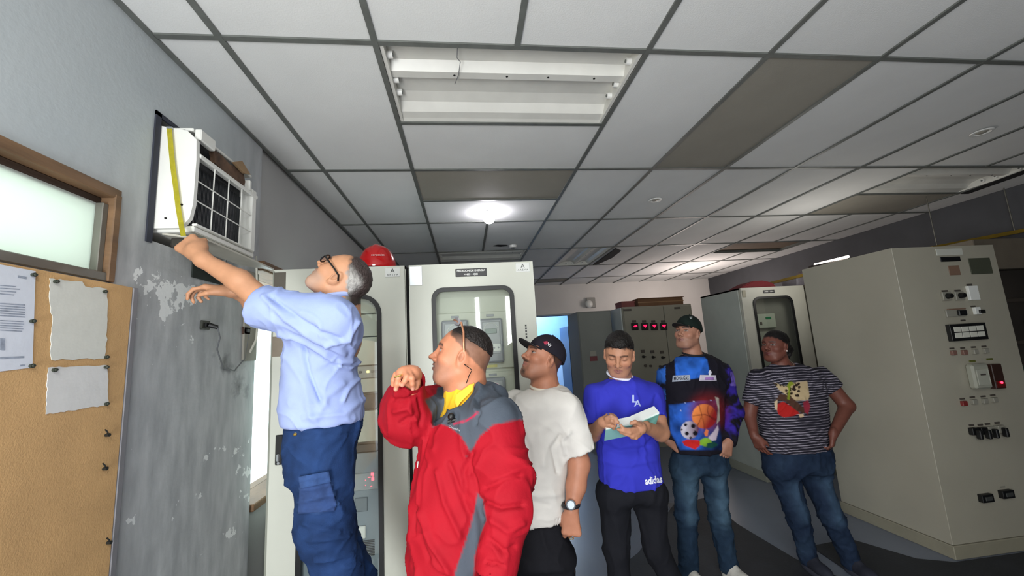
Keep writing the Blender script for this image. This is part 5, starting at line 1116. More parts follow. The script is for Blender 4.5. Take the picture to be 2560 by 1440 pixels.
    jp += [('+', cone(shR, elR, .085, .075), .05), ('+', hollow(cut(cone(elR, J(1024, 955, 1.29), .072, .050), J(1027, 950, 1.285), wrR-elR), cone(J(1027, 962, 1.30), J(1036, 925, 1.25), .032, .036)), .03), ('+', ell(J(1010, 1005, 1.36), (.055, .06, .06)), .04)]
    # hood rolled behind the neck
    jp += [('+', cone(J(1120, 985, 1.50), J(1195, 975, 1.50), .03, .04), .03), ('+', cone(J(1195, 975, 1.50), J(1240, 985, 1.40), .042, .034), .03), ('+', cone(J(1212, 990, 1.36), J(1235, 1010, 1.32), .03, .03), .03)]
    # V-shaped opening at the front
    Vp = [(1075, 940), (1100, 965), (1140, 958), (1192, 950), (1180, 978), (1150, 1012), (1110, 1042), (1083, 1064), (1090, 1010), (1080, 975)]
    mmpp = .00135
    def vf(g):
        X, Yy, Z = np.broadcast_arrays(g.x, g.y, g.z); sh_ = X.shape; uv = proj(np.stack([X.ravel(), Yy.ravel(), Z.ravel()], 1)); return np.maximum(poly_sd(uv, Vp).reshape(sh_)*mmpp, Yy-(Y+.0))
    lo = J(1075, 1070, 1.15)-.05; hi = J(1200, 930, 1.15)+.08; hi[1] = Y+.02; lo[1] = 1.1
    lo[0] = -.25; hi[0] = .1; jp.append(('-', (vf, lo, hi), .006))
    V, F = build(jp, .006)
    red, gry = np.array(lin('#930a1c')), np.array(lin('#434a54'))
    gp = [(1100, 940), (1090, 985), (1062, 1000), (1080, 1035), (1082, 1068), (1102, 1060), (1125, 1068), (1150, 1088), (1168, 1115), (1172, 1128), (1166, 1145), (1178, 1128), (1200, 1090), (1235, 1062), (1290, 1050), (1320, 1050), (1320, 940)]
    gp2 = [(1193, 1232), (1208, 1250), (1216, 1300), (1200, 1340), (1186, 1400), (1184, 1480), (1128, 1480), (1138, 1430), (1165, 1350), (1186, 1280)]
    def jcol(V, N):
        uv = proj(V); d = np.minimum(poly_sd(uv, gp), poly_sd(uv, gp2)); d = np.where(V[:, 1] > Y+.12, 5, d); w = np.clip(.5-d/3., 0, 1)[:, None]; f = fbm(V, 6)[:, None]
        C = red*(1+.05*f)*(1-w)+gry*(1+.06*f)*w; pip = np.exp(-(seg_dist(uv, [(1135, 1060), (1165, 1052), (1185, 1040), (1192, 1030)])/2.2)**2)[:, None]; C = C*(1-pip)+np.array(lin('#b01840'))*pip; return C
    st = [([(1172, 1128), (1180, 1180), (1195, 1240), (1205, 1300)], 6, -.006), ([(1060, 1100), (1050, 1180), (1045, 1260)], 5, .006), ([(1090, 1180), (1110, 1260), (1150, 1340)], 9, .006), ([(1120, 1160), (1150, 1230), (1175, 1290)], 9, -.006), ([(1050, 1280), (1075, 1360), (1120, 1430)], 9, .007), ([(1045, 1340), (1070, 1400)], 8, -.006),
          ([(1180, 1130), (1160, 1180), (1165, 1240)], 8, -.006), ([(1205, 1250), (1250, 1270), (1310, 1262)], 9, -.008), ([(1215, 1220), (1260, 1200), (1300, 1190)], 9, -.005), ([(1230, 1300), (1270, 1330), (1310, 1310)], 10, .006), ([(1225, 1350), (1260, 1380), (1290, 1370)], 8, -.006), ([(1215, 1405), (1260, 1415)], 5, -.006),
          ([(980, 1000), (1010, 1005), (1050, 985)], 7, -.008), ([(985, 1030), (1020, 1020), (1040, 1050)], 8, .007), ([(1000, 1060), (1035, 1040)], 7, -.006), ([(1050, 1000), (1060, 1040), (1052, 1065)], 6, -.006), ([(1072, 1070), (1056, 1140), (1042, 1240), (1036, 1340)], 3, -.004), ([(1192, 1000), (1200, 1030), (1188, 1060)], 5, -.006)]
    jk = mk('jacket', V, F, M_shell, p, jcol, folds(0, 6, .009, 5, (1, 1, .55), st), label='red jacket with grey shoulders and a grey side panel')
    # yellow shirt seen in the opening
    V, F = build([('+', loft(base[:6], 2.2, .03, -.024), .02), ('+', cone(J(1160, 990, 1.43), J(1168, 962, 1.445), .072, .07), .02), ('-', cone(J(1166, 968, 1.44), J(1168, 940, 1.445), .064, .066), .003)], .006)
    ys = mk('shirt', V, F, M_cloth, p, lambda V, N: np.tile(lin('#e3b62e'), (len(V), 1)), folds(0, 8, .003, 2, (1, 1, .5)), label='yellow collared shirt')
    M_y = mat('yellow_collar_cloth', '#ecc03a', .8); 
    patch('collar', [(1138, 988), (1160, 972), (1188, 950), (1182, 975), (1152, 1005), (1142, 1020), (1137, 1005)], [ys], M_y, ys, .016, 4, thick=.004); patch('collar', [(1088, 968), (1098, 965), (1095, 980), (1106, 1003), (1098, 1005), (1090, 992)], [ys], M_y, ys, .02, 4, thick=.004)
    # clip microphone and lettering
    mc = obj('clip_microphone', MB().sph(J(1128, 1041, 1.2), .011, 8).cyl(J(1128, 1041, 1.2), J(1127, 1056, 1.2), .006, .006, 8).cyl(J(1118, 1056, 1.2), J(1142, 1050, 1.2), .005, .006, 8), M_black, p, True)
    q = bvh(jk).ray_cast(Vector(EYE), Vector(ray(1128, 1048)).normalized())
    if q[0] is not None: mc.location = mc.location+(q[0]-Vector(J(1128, 1048, 1.2)))*1.0+(Vector(EYE)-q[0]).normalized()*.008
    surf_text('Columbia', 1136, 1071, 30, -21, [jk], mat('grey_lettering', '#a9afb6', .6), jk)
    obj('zip_pull', MB().tube([J(1046, 1152, 1.2), J(1044, 1170, 1.2)], .0025, 6), M_steel, jk)
    zp = jk.children[-1]; q = bvh(jk).ray_cast(Vector(EYE), Vector(ray(1045, 1161)).normalized())
    if q[0] is not None: zp.location = q[0]-Vector(J(1045, 1161, 1.2))+(Vector(EYE)-q[0]).normalized()*.004
    tp = []
    for a, b, c in hp_: tp += [('+', cone(a, b, .105, .08), .04), ('+', cone(b, c, .08, .065), .03)]
    tp.append(('+', ell(J(1130, 1540, Y), (.165, .14, .12)), .05)); V, F = build(tp, .01)
    mk('trousers', V, F, M_cloth, p, lambda V, N: np.tile(lin('#20222a'), (len(V), 1)), folds(0, 5, .006, 4))
    for a in hp_: shoe(p, (a[2][0], a[2][1], 0), (-1, -.1), '#26221f', '#3a3532')
    return p
def surf_text(s, u, v, wpx, deg, targets, m, parent, bold=0., font_h=None, e=.0022, st=None, name='lettering'):
    """lettering wrapped on a surface: centre (u, v), width in photo pixels, rotation in degrees"""
    cu = bpy.data.curves.new(name, 'FONT'); cu.body = s; cu.size = 1; cu.align_x = 'CENTER'; cu.align_y = 'CENTER'; cu.resolution_u = 2; cu.offset = bold
    t = bpy.data.objects.new(name, cu); COL.objects.link(t); bpy.context.view_layer.update(); me = bpy.data.meshes.new_from_object(t.evaluated_get(bpy.context.evaluated_depsgraph_get())); bpy.data.objects.remove(t)
    w = max(x.co.x for x in me.vertices)-min(x.co.x for x in me.vertices); k = wpx/w; ky = k if font_h is None else font_h; c, s_ = math.cos(math.radians(deg)), math.sin(math.radians(deg)); O = Vector(EYE); dm = []
    for x in me.vertices:
        a, b = x.co.x*k, -x.co.y*ky; uu, vv = u+a*c+b*s_, v-a*s_+b*c; d = Vector(ray(uu, vv)).normalized(); best = None
        for tg in targets:
            h = bvh(tg).ray_cast(O, d)
            if h[0] is not None and (best is None or h[3] < best): best = h[3]
        dm.append((d, best))
    ok = [b for _, b in dm if b is not None]; fb = float(np.median(ok)) if ok else 2.
    for x, (d, b) in zip(me.vertices, dm): x.co = O+d*((b if b is not None else fb)-e)
    me.materials.append(m); return link(bpy.data.objects.new(name, me), parent)
def cap(p, hc, M, s, W_, col, brim_col, tilt=0., badge=None, h=.0042):
    up = .030
    def f(g):
        a = lambda i: ((g.x-hc[0])*M[i][0]+(g.y-hc[1])*M[i][1]+(g.z-hc[2])*M[i][2])/s
        return -(a(2)-.028-a(1)*.14)
    cp = [('+', ell(W_(0, -.012, .032), np.array([.086, .106, .104])*s, M), .01), ('&', (f, hc-.25, hc+.25), 0), ('-', ell(W_(0, -.012, .022), np.array([.078, .098, .088])*s, M), .002)]
    V, F = build(cp, h); o = mk('cap', V, F, M_cloth, p, lambda V, N: np.tile(lin(col), (len(V), 1))*(1+.1*fbm(V, 20)[:, None]), disp=lambda V, N: .001*fbm(V, 40, 2))
    mb = MB(); n = 14; top = []; bot = []
    for z0, ro in ((0, top), (-.004, bot)):
        for j in range(6):
            r = []
            for i in range(n+1):
                a = math.pi*i/n; t = j/5; x = -.068*math.cos(a)*(1-.10*t); y = .060+(.026+.078*t)*math.sin(a)**.75*(1 if t > 0 else 1); z = .040+.012*t*math.sin(a)-.008*(abs(math.cos(a))**2)*(.3+.7*t)+z0+tilt*t
                r.append(mb.b.verts.new(W_(x, y, z)))
            ro.append(r)
    for ro, fl in ((top, 0), (bot, 1)):
        for j in range(5):
            for i in range(n): q = (ro[j][i], ro[j+1][i], ro[j+1][i+1], ro[j][i+1]); mb.b.faces.new(q[::-1] if fl else q)
    for i in range(n): mb.b.faces.new((top[5][i], bot[5][i], bot[5][i+1], top[5][i+1]))
    bmesh.ops.recalc_face_normals(mb.b, faces=mb.b.faces[:]); obj('brim', mb, mat('cap_brim'+brim_col, brim_col, .8), o, True)
    obj('button', MB().sph(W_(0, -.012, .136), .006*s, 6), mat('cap_brim'+brim_col), o, True); return o
# ---------------------------------------------------------------- P3: man in white T-shirt and black cap
def man_white_shirt():
    Y = 1.95; p = person('person in plain white T-shirt and dark cap looking up', (.33, Y, 0))
    hc = J(1357, 899, Y); M = headM((-.80, -.30, .40), (.38, .10, .9)); s = .95; neck = J(1362, 975, Y+.02)
    shL = J(1420, 1025, 1.86); elL = J(1448, 1160, 1.84); wrL = J(1428, 1275, 1.80); shR = J(1290, 1010, 2.08); elR = J(1275, 1150, 2.12); wrR = J(1290, 1270, 2.05)
    pr, W_ = head_prims(hc, M, s, nose=1.08, jaw=1.1, neck_to=neck, nr=.062)
    rows = [(962, 1338, 1398, .02, .06), (976, 1305, 1420, .01, .10), (1000, 1276, 1436, 0, .125), (1040, 1258, 1442, 0, .14), (1090, 1254, 1432, 0, .15), (1150, 1256, 1424, 0, .16), (1210, 1262, 1418, 0, .16), (1260, 1270, 1416, 0, .155), (1291, 1276, 1416, 0, .15)]
    base = pix_rows(rows, Y, .14)
    pr += [('+', loft(base, 2.2, .02, -.025), .02), ('+', cone(neck, J(1350, 1060, Y), .06, .1), .04)]
    pr += [('+', cone(shL, elL, .05, .047), .03), ('+', cone(elL, J(1440, 1215, 1.82), .047, .042), .02), ('+', cone(J(1440, 1215, 1.82), wrL, .042, .028), .02), ('+', cone(shR, elR, .05, .042), .03), ('+', cone(elR, wrR, .04, .028), .02)]
    h, _ = hand_prims(wrL+np.array([0, 0, -.012]), (-.06, .05, -1), (.3, .8, 0), (-1, 0, 0), (62, 80, 80, 82), (.25, 45), 1.0, .02, .0095); pr += h
    h, _ = hand_prims(wrR, (0, 0, -1), (1, 0, 0), (0, -1, 0), (30, 35, 35, 35)); pr += h
    lg = [(J(1330, 1400, Y), np.array([.20, Y, .48]), np.array([.17, Y, .09])), (J(1395, 1400, Y), np.array([.375, Y+.0, .48]), np.array([.42, Y+.02, .09]))]
    for a, b, c in lg: pr += [('+', cone(a, b, .08, .055), .03), ('+', cone(b, c, .055, .04), .03), ('+', cone(c, c+np.array([-.07, -.08, -.04]), .035, .03), .02)]
    V, F = build(pr, .0095, [(hc, .135, .0032), (J(1420, 1325, 1.82), .075, .0042)])
    hm = lambda x, y, z, V: (np.clip((z*.8-y*.55-.008)/.01, 0, 1)*.85, np.array(lin('#241c1a'))*np.ones((len(V), 1)))
    mk('body', V, F, M_skin, p, head_color(hc, M, s, '#a9735a', lip='#8d5a52', brow='#2a1f1b', stub=('#8f6553', .3), gaze=(-.1, .7), hairmask=hm, beard=('#2c211e', .85)))
    cp = cap(p, hc, M, s, W_, '#1d1a22', '#141217')
    surf_text('NY', 1373, 862, 13, -40, [cp], mat('cap_white_thread', '#d8d4d6', .7), cp, .02, font_h=11); surf_text('+', 1364, 857, 10, -40, [cp], mat('cap_red_thread', '#8e2038', .7), cp, .02, font_h=8) if False else patch('badge', [(1358, 854), (1368, 852), (1372, 858), (1362, 862)], [cp], mat('cap_red_thread', '#9c2a44', .7), cp, .0015, 3)
    sp = [('+', loft(base, 2.2, .018), .02)]; c1_ = J(1449, 1132, 1.845); a1 = nrm(c1_-shL)
    sp += [('+', hollow(cut(cone(shL+np.array([-.01, 0, .0]), c1_+a1*.03, .075, .070), c1_, a1+np.array([.1, 0, 0])), cone(c1_-a1*.03, c1_+a1*.06, .058, .064)), .04)]
    c2_ = J(1280, 1130, 2.11); a2 = nrm(c2_-shR); sp += [('+', cut(cone(shR, c2_+a2*.02, .075, .068), c2_, a2), .04)]
    sp += [('-', cone(J(1362, 958, Y+.01), J(1362, 972, Y+.01), .063, .064), .006), ('-', loft([(z, x, y, a_, b_) for z, x, y, a_, b_ in base[-2:]]+[(base[-1][0]-.05, base[-1][1], base[-1][2], base[-1][3], base[-1][4])], 2.2, .01, -.008), .003)]
    V, F = build(sp, .0068); wc = np.array(lin('#cfcbc5'))
    st = [([(1400, 1090), (1380, 1120), (1395, 1180)], 7, -.006), ([(1425, 1080), (1405, 1100), (1412, 1135)], 6, .006), ([(1290, 1060), (1320, 1120), (1330, 1200)], 12, -.005), ([(1300, 1230), (1350, 1240), (1400, 1235)], 10, .004), ([(1320, 1255), (1370, 1265)], 9, -.004), ([(1350, 1080), (1360, 1160)], 14, .005), ([(1290, 990), (1320, 1020)], 10, .003)]
    to = mk('t_shirt', V, F, M_cloth, p, lambda V, N: np.tile(wc, (len(V), 1)), folds(0, 5, .005, 13, (1, 1, .4), st), label='off-white T-shirt')
    nb = J(1362, 966, Y+.01); pts = [nb+np.array([.068*math.cos(t), .072*math.sin(t), .004+.016*math.sin(t)]) for t in np.linspace(0, 2*math.pi, 30)]; obj('neckband', MB().tube(pts, .007, 8), mat('cream_band', '#d8d0c0', .85), to, True)
    tp = [('+', loft(pix_rows([(1283, 1283, 1413), (1320, 1284, 1416), (1370, 1286, 1425), (1400, 1288, 1430)], Y, .13), 2.2, .02), .02)]
    for (a, b, c), x in zip(lg, (.0, -.012)): tp += [('+', cone(a+np.array([x, 0, 0]), b, .086, .074), .05), ('+', cone(b, c, .078, .062), .03)]
    V, F = build(tp, .0095); mk('trousers', V, F, M_cloth, p, lambda V, N: np.tile(lin('#15151a'), (len(V), 1)), folds(0, 6, .006, 4))
    wt = obj('watch', MB().tube([wrL+np.array([.033*math.cos(t), .030*math.sin(t), .02]) for t in np.linspace(0, 2*math.pi, 21)], .009, 6), mat('watch_strap', '#1c1c20', .5), p, True, label='round silver-faced wrist watch')
    fd = nrm(EYE-wrL); c = wrL+np.array([0, 0, .02])+fd*.034; obj('watch_case', MB().cyl(c-fd*.004, c+fd*.007, .021, .020, 20), mat('watch_case', '#44484e', .3, .7), wt); obj('dial', MB().cyl(c+fd*.007, c+fd*.0085, .015, .015, 18), mat('watch_dial', '#b9c4cc', .3), wt)
    r_ = wrL+np.array([-.012, -.014, -.105]); obj('ring', MB().tube([r_+.0095*np.array([math.cos(t), math.sin(t), 0]) for t in np.linspace(0, 2*math.pi, 13)], .002, 6), mat('gold_ring'), p, True)
    for a in lg: shoe(p, (a[2][0], a[2][1], 0), (-.8, -.4), '#2b2a2c', '#4c4b4d')
    return p
# ---------------------------------------------------------------- P4: man in blue T-shirt writing
def man_writing():
    Y = 2.2; p = person('person in royal blue T-shirt looking down and writing in a notebook', (.9, Y, 0))
    hc = J(1548, 886, Y-.04); M = headM((-.42, -.80, -.36), (-.05, -.35, .93)); s = .98; neck = J(1553, 955, Y+.01)
    shR = J(1487, 985, Y); elR = J(1482, 1085, 2.12); haR = J(1524, 1050, 1.95); shL = J(1632, 985, Y); elL = J(1652, 1082, 2.08); haL = J(1592, 1070, 1.93)
    pr, W_ = head_prims(hc, M, s, nose=.98, jaw=.92, neck_to=neck, nr=.052)
    rows = [(940, 1528, 1582, .01, .05), (950, 1508, 1604, .0, .08), (968, 1486, 1630, 0, .10), (1000, 1478, 1640, 0, .115), (1050, 1482, 1640, 0, .12), (1100, 1490, 1642, 0, .125), (1150, 1494, 1648, 0, .125), (1190, 1498, 1654, 0, .125), (1214, 1505, 1656, 0, .12)]
    base = pix_rows(rows, Y, .12)
    pr += [('+', loft(base, 2.2, .02, -.022), .02), ('+', cone(neck, J(1560, 1020, Y), .055, .09), .04)]
    pr += [('+', cone(shR, elR, .040, .036), .03), ('+', cone(elR, haR+np.array([-.03, .02, -.01]), .038, .026), .02), ('+', cone(shL, elL, .048, .042), .03), ('+', cone(elL, haL+np.array([.05, .03, .0]), .042, .028), .02)]
    # writing hand
    pr += [('+', ell(haR, (.032, .03, .034)), .015), ('+', cone(haR+np.array([-.02, .01, -.015]), haR+np.array([.012, -.02, .01]), .024, .02), .015)]
    for pts in ([(1515, 1046, 1.93), (1528, 1040, 1.91), (1541, 1047, 1.905), (1543, 1057, 1.91)], [(1518, 1054, 1.93), (1530, 1052, 1.905), (1540, 1060, 1.91), (1538, 1066, 1.92)], [(1520, 1063, 1.935), (1530, 1066, 1.92), (1535, 1072, 1.93)], [(1520, 1040, 1.95), (1532, 1045, 1.92), (1545, 1056, 1.90)]): pr += finger([J(*q) for q in pts], .0098, .008)
    # left hand under the notebook, fingers pointing left
    pr += [('+', ell(J(1598, 1070, 1.92), (.034, .028, .03)), .015), ('+', cone(haL+np.array([.05, .03, .0]), J(1600, 1071, 1.93), .028, .026), .015)]
    for pts in ([(1592, 1072, 1.90), (1572, 1074, 1.885), (1558, 1072, 1.88), (1552, 1063, 1.885)], [(1592, 1078, 1.90), (1575, 1082, 1.88), (1560, 1078, 1.88), (1545, 1074, 1.885)], [(1596, 1083, 1.90), (1582, 1091, 1.885), (1566, 1086, 1.885), (1552, 1081, 1.89)], [(1600, 1087, 1.91), (1590, 1095, 1.89), (1578, 1094, 1.89)]): pr += finger([J(*q) for q in pts], .0095, .0075)
    pr += finger([J(1600, 1062, 1.90), J(1588, 1055, 1.885), J(1578, 1058, 1.885)], .011, .009)
    lg = [(J(1535, 1235, Y), J(1541, 1380, Y), np.array([.76, Y, .10])), (J(1622, 1235, Y), J(1640, 1370, Y), np.array([1.12, Y, .10]))]
    for a, b, c in lg: pr += [('+', cone(a, b, .075, .05), .03), ('+', cone(b, c, .05, .038), .03), ('+', cone(c, c+np.array([-.02, -.1, -.04]), .035, .03), .02)]
    V, F = build(pr, .0095, [(hc, .13, .0034), (J(1530, 1055, 1.92), .05, .004), (J(1580, 1073, 1.9), .07, .004)])
    mk('body', V, F, M_skin, p, head_color(hc, M, s, '#ad7c61', lip='#8f5c58', brow='#2c211d', closed=True, stub=('#9a7263', .3), hairmask=lambda x, y, z, V: (np.clip((z*.85-y*.42-.018+.006*fbm(V, 90, 2))/.014, 0, 1)*(z > .01), np.array(lin('#1d1716'))*np.ones((len(V), 1)))))
    hp = [('+', ell(W_(0, -.012, .040), np.array([.080, .100, .092])*s, M), .01), ('+', ell(W_(0, .02, .085), np.array([.058, .058, .035])*s, M), .02)]
    def f(g):
        a = lambda i: ((g.x-hc[0])*M[i][0]+(g.y-hc[1])*M[i][1]+(g.z-hc[2])*M[i][2])/s
        return -(a(2)*.88-a(1)*.40-.026)+.006*hn(g)
    def f2(g):
        a = lambda i: ((g.x-hc[0])*M[i][0]+(g.y-hc[1])*M[i][1]+(g.z-hc[2])*M[i][2])/s
        return np.minimum(.066-a(2), 9)*-0+(-(a(2)-.072)) if False else np.where((a(1) > .04) & (np.abs(a(0)) < .06), .070-a(2)+.005*hn(g), -1.)
    hp += [('&', (f, hc-.2, hc+.2), 0), ('&', (f2, hc-.2, hc+.2), 0)]; V, F = build(hp, .0042)
    mk('hair', V, F, M_hair, p, lambda V, N: np.tile(lin('#15110f'), (len(V), 1))*(1+.4*fbm(V, 80, 2)[:, None]), disp=lambda V, N: .002*fbm(V, 120, 2))
    sp = [('+', loft(base, 2.2, .018), .02)]
    for sh, c_, r in ((shR, J(1484, 1068, 2.135), .062), (shL, J(1637, 1045, 2.13), .066)):
        a_ = nrm(c_-sh); sp += [('+', hollow(cut(cone(sh, c_+a_*.03, .062, r), c_, a_), cone(c_-a_*.03, c_+a_*.06, r-.014, r-.008)), .04)]
    sp += [('-', cone(J(1550, 935, Y), J(1553, 948, Y), .058, .058), .006)]
    V, F = build(sp, .0075); bc = np.array(lin('#3336b0'))
    st = [([(1500, 1110), (1550, 1130), (1620, 1120)], 8, -.005), ([(1500, 1150), (1560, 1165), (1640, 1150)], 8, .004), ([(1640, 1090), (1600, 1130)], 7, -.005), ([(1520, 1195), (1560, 1180)], 8, .003), ([(1490, 980), (1495, 1040)], 6, -.005), ([(1640, 990), (1628, 1040)], 6, -.005)]
    to = mk('t_shirt', V, F, M_cloth, p, lambda V, N: np.tile(bc, (len(V), 1)), folds(0, 6, .006, 23, (1, 1, .6), st), label='royal blue T-shirt')
    nb = J(1550, 940, Y-.005); pts = [nb+np.array([.066*math.cos(t), .064*math.sin(t), .006+.022*math.sin(t)+.01*math.cos(t)*-1]) for t in np.linspace(0, 2*math.pi, 30)]; obj('neckband', MB().tube(pts, .0075, 8), mat('white_band', '#dfe0ee', .8), to, True)
    surf_text('L', 1587, 998, 15, 0, [to], mat('shirt_print_pale', '#aab6dc', .7), to, .02, font_h=26); surf_text('A', 1594, 1009, 18, 0, [to], mat('shirt_print_pale'), to, .02, font_h=22)
    surf_text('adidas', 1634, 1201, 43, 8, [to], mat('white_letter', '#e9eaf6', .7), to, .035, font_h=25, e=.006)
    tp = [('+', loft(pix_rows([(1200, 1498, 1650), (1225, 1494, 1654), (1250, 1497, 1660)], Y, .12), 2.2, .05), .02)]
    for (a, b, c), x in zip(lg, (-.0, .0)): tp += [('+', cone(a+np.array([x, 0, 0]), b, .089, .064), .05), ('+', cone(b, c-np.array([0, 0, .03]), .062, .056), .03)]
    V, F = build(tp, .0095); mk('trousers', V, F, M_cloth, p, lambda V, N: np.tile(lin('#15161c'), (len(V), 1)), folds(0, 6, .006, 4))
    for a in lg: shoe(p, (a[2][0], a[2][1], 0), (-.1, -1), '#1c1c20', '#33333a')
    # notebook and pen
    nbk = thing('notebook', 'open notebook with pale teal covers held by the person writing', 'notebook', tuple(J(1580, 1075, 1.92)))
    def slab(c4, ys_, m, name, th):
        P_ = [J(u, v, y) for (u, v), y in zip(c4, ys_)]; return obj(name, MB().prism(P_, th), m, nbk)
    Mc = mat('teal_cover', '#86b7b4', .6, var=.05); Mp = mat('page_block', '#e8ebe8', .8)
    slab([(1514, 1076), (1588, 1062), (1582, 1088), (1511, 1102)], (1.93, 1.93, 1.99, 1.99), Mc, 'cover', (0, .003, .002)); slab([(1515, 1072), (1588, 1057), (1588, 1063), (1515, 1078)], (1.932, 1.932, 1.94, 1.94), Mp, 'pages', (0, .05, .022))
    slab([(1588, 1062), (1648, 1036), (1639, 1064), (1584, 1086)], (1.93, 1.95, 2.0, 1.99), mat('teal_photo_cover', '#6fa59a', .5, var=.3, scale=20), 'cover', (0, .003, .002)); slab([(1588, 1056), (1648, 1030), (1648, 1036), (1588, 1063)], (1.932, 1.952, 1.955, 1.94), Mp, 'pages', (0, .05, .022))
    t = thing('pen', 'slim pen in the writing hand above the notebook', 'pen', tuple(J(1540, 1055, 1.9))); obj('barrel', MB().tube([J(1519, 1033, 1.93), J(1543, 1062, 1.90)], .0035, 8), mat('pen_blue', '#2a2d7c', .4), t); obj('tip', MB().cyl(J(1543, 1062, 1.90), J(1546, 1066, 1.897), .003, .0008, 8), M_steel, t)
    return p
# ---------------------------------------------------------------- P5: man in printed jersey and cap
def man_jersey():
    Y = 2.78; p = person('person in cap and dark jersey with colourful ball print, hands at the hips', (1.5, Y, 0))
    hc = J(1720, 833, Y-.02); M = headM((-.84, -.50, .16), (.15, .0, .98)); s = 1.0; neck = J(1733, 895, Y)
    shR = J(1668, 935, Y); elR = J(1652, 1030, Y+.06); wrR = J(1672, 1102, Y-.02); shL = J(1803, 935, Y); elL = J(1836, 1035, Y+.04); wrL = J(1822, 1104, Y-.10)
    pr, W_ = head_prims(hc, M, s, nose=1.0, jaw=1.02, neck_to=neck, nr=.058)
    rows = [(884, 1708, 1762, .01, .05), (895, 1690, 1782, 0, .09), (912, 1668, 1804, 0, .115), (950, 1656, 1818, 0, .125), (1000, 1660, 1812, 0, .13), (1050, 1666, 1808, 0, .135), (1090, 1676, 1806, 0, .14), (1128, 1686, 1804, 0, .14)]
    base = pix_rows(rows, Y, .13)
    pr += [('+', loft(base, 2.2, .02, -.022), .02), ('+', cone(neck, J(1738, 960, Y), .055, .1), .04)]
    pr += [('+', cone(shR, elR, .048, .04), .03), ('+', cone(elR, wrR, .04, .028), .02), ('+', cone(shL, elL, .048, .04), .03), ('+', cone(elL, wrL, .04, .028), .02)]
    h, _ = hand_prims(wrR, (.5, -.1, -.35), (0, 1, -.2), (0, -.2, 1), (30, 35, 40, 40), (.3, 20), 1.); pr += h
    h, _ = hand_prims(wrL, (-.35, -.1, -.75), (-.2, 1, 0), (-1, 0, 0), (45, 50, 55, 55), (.45, 15), 1., .05, .009); pr += h
    lg = [(J(1713, 1170, Y), J(1716, 1290, Y-.02), np.array([atY(1714, 1400, Y)[0], Y-.02, .12])), (J(1782, 1170, Y), J(1798, 1290, Y-.02), np.array([atY(1814, 1400, Y)[0], Y-.03, .12]))]
    for a, b, c in lg: pr += [('+', cone(a, b, .08, .055), .03), ('+', cone(b, c, .055, .04), .03), ('+', cone(c, c+np.array([0, -.03, -.06]), .03, .024), .02)]
    V, F = build(pr, .010, [(hc, .13, .0038), (J(1812, 1125, 2.68), .05, .005)])
    mk('body', V, F, M_skin, p, head_color(hc, M, s, '#a37560', lip='#7e4f4a', brow='#2b201d', stub=('#7d5f52', .35), gaze=(-.5, .4), hairmask=lambda x, y, z, V: (np.clip((z*.8-y*.5-.01)/.01, 0, 1)*.8, np.array(lin('#1d1817'))*np.ones((len(V), 1)))))
    cp = cap(p, hc, M, s, W_, '#15201c', '#0c0e0e', h=.005); patch('badge', [(1723, 792), (1731, 791), (1730, 797), (1726, 798)], [cp], mat('cap_badge', '#8e9494', .6), cp, .002, 3)
    sp = [('+', loft(base, 2.2, .018), .02)]
    sp += [('+', cone(shR, elR, .070, .062), .04), ('+', cut(cone(elR, wrR, .062, .045), wrR, wrR-elR), .03), ('+', cone(shL, J(1832, 1030, Y+.03), .072, .066), .04), ('+', cut(cone(J(1832, 1030, Y+.03), wrL, .066, .048), wrL, wrL-elL), .03), ('-', cone(J(1735, 878, Y), J(1735, 892, Y), .062, .062), .006)]
    V, F = build(sp, .006); L3 = lambda h: np.array(lin(h))
    def jc(V, N):
        uv = proj(V); u, v = uv.T; n = fbm(V, 14, 3)[:, None]; n1 = n[:, 0]; C = np.tile(L3('#17151f'), (len(V), 1))
        def put(w, c):
            nonlocal C
            w = np.clip(w, 0, 1)[:, None]; C = C*(1-w)+np.asarray(c)*w
        fr = (V[:, 1] < Y+.03)*1.
        blue = L3('#2a63c4')*(1+.45*n)
        put(fr*(.5-poly_sd(uv, [(1686, 893), (1690, 945), (1700, 952), (1745, 945), (1775, 935), (1768, 900), (1757, 888)])/3), blue)
        arm = (u < 1664)*(v < 1060)*np.clip(.5+n1*1.5+.3, 0, 1); put(arm*1., L3('#2c5fb4')*(1+.4*n)); put((u > 1812)*np.clip(n1*2.2+.35, 0, 1), L3('#33248c')*(1+.4*n)); put((u > 1826)*(v > 930)*(v < 965)*np.clip(n1*3, 0, 1), L3('#7d68c8'))
        put(fr*(.5-poly_sd(uv, [(1672, 1012), (1700, 1010), (1745, 1003), (1792, 1000), (1800, 1060), (1806, 1125), (1700, 1125), (1676, 1080)])/4), L3('#2b5fc0')*(1+.6*n)*np.clip(1.0-(u-1690)/150, .12, 1)[:, None])
        g = np.hypot(u-1770, v-1030); put(fr*np.exp(-(g/46)**4)*.85, L3('#7a1c20')*(1+.3*n))
        b = np.hypot(u-1761, v-1041); ins = fr*np.clip((32-b)/2, 0, 1); t = np.clip((u-1735+.5*(v-1015))/60, 0, 1)[:, None]; put(ins, L3('#ff9a50')*(1-t)+L3('#8e1e20')*t)
        for sg in (seg_dist(uv, [(1742, 1068), (1755, 1040), (1748, 1014)]), seg_dist(uv, [(1732, 1040), (1762, 1036), (1790, 1048)]), np.abs(np.hypot(u-1795, v-1025)-26)): put(ins*np.exp(-(sg/1.3)**2)*.7, L3('#5a1512'))
        b = np.hypot((u-1724), (v-1075)); ins = fr*np.clip((23-b)/1.5, 0, 1); t = np.clip((u-1712)/34, 0, 1)[:, None]; put(ins, L3('#c9c3d2')*(1-t)+L3('#5a2540')*t)
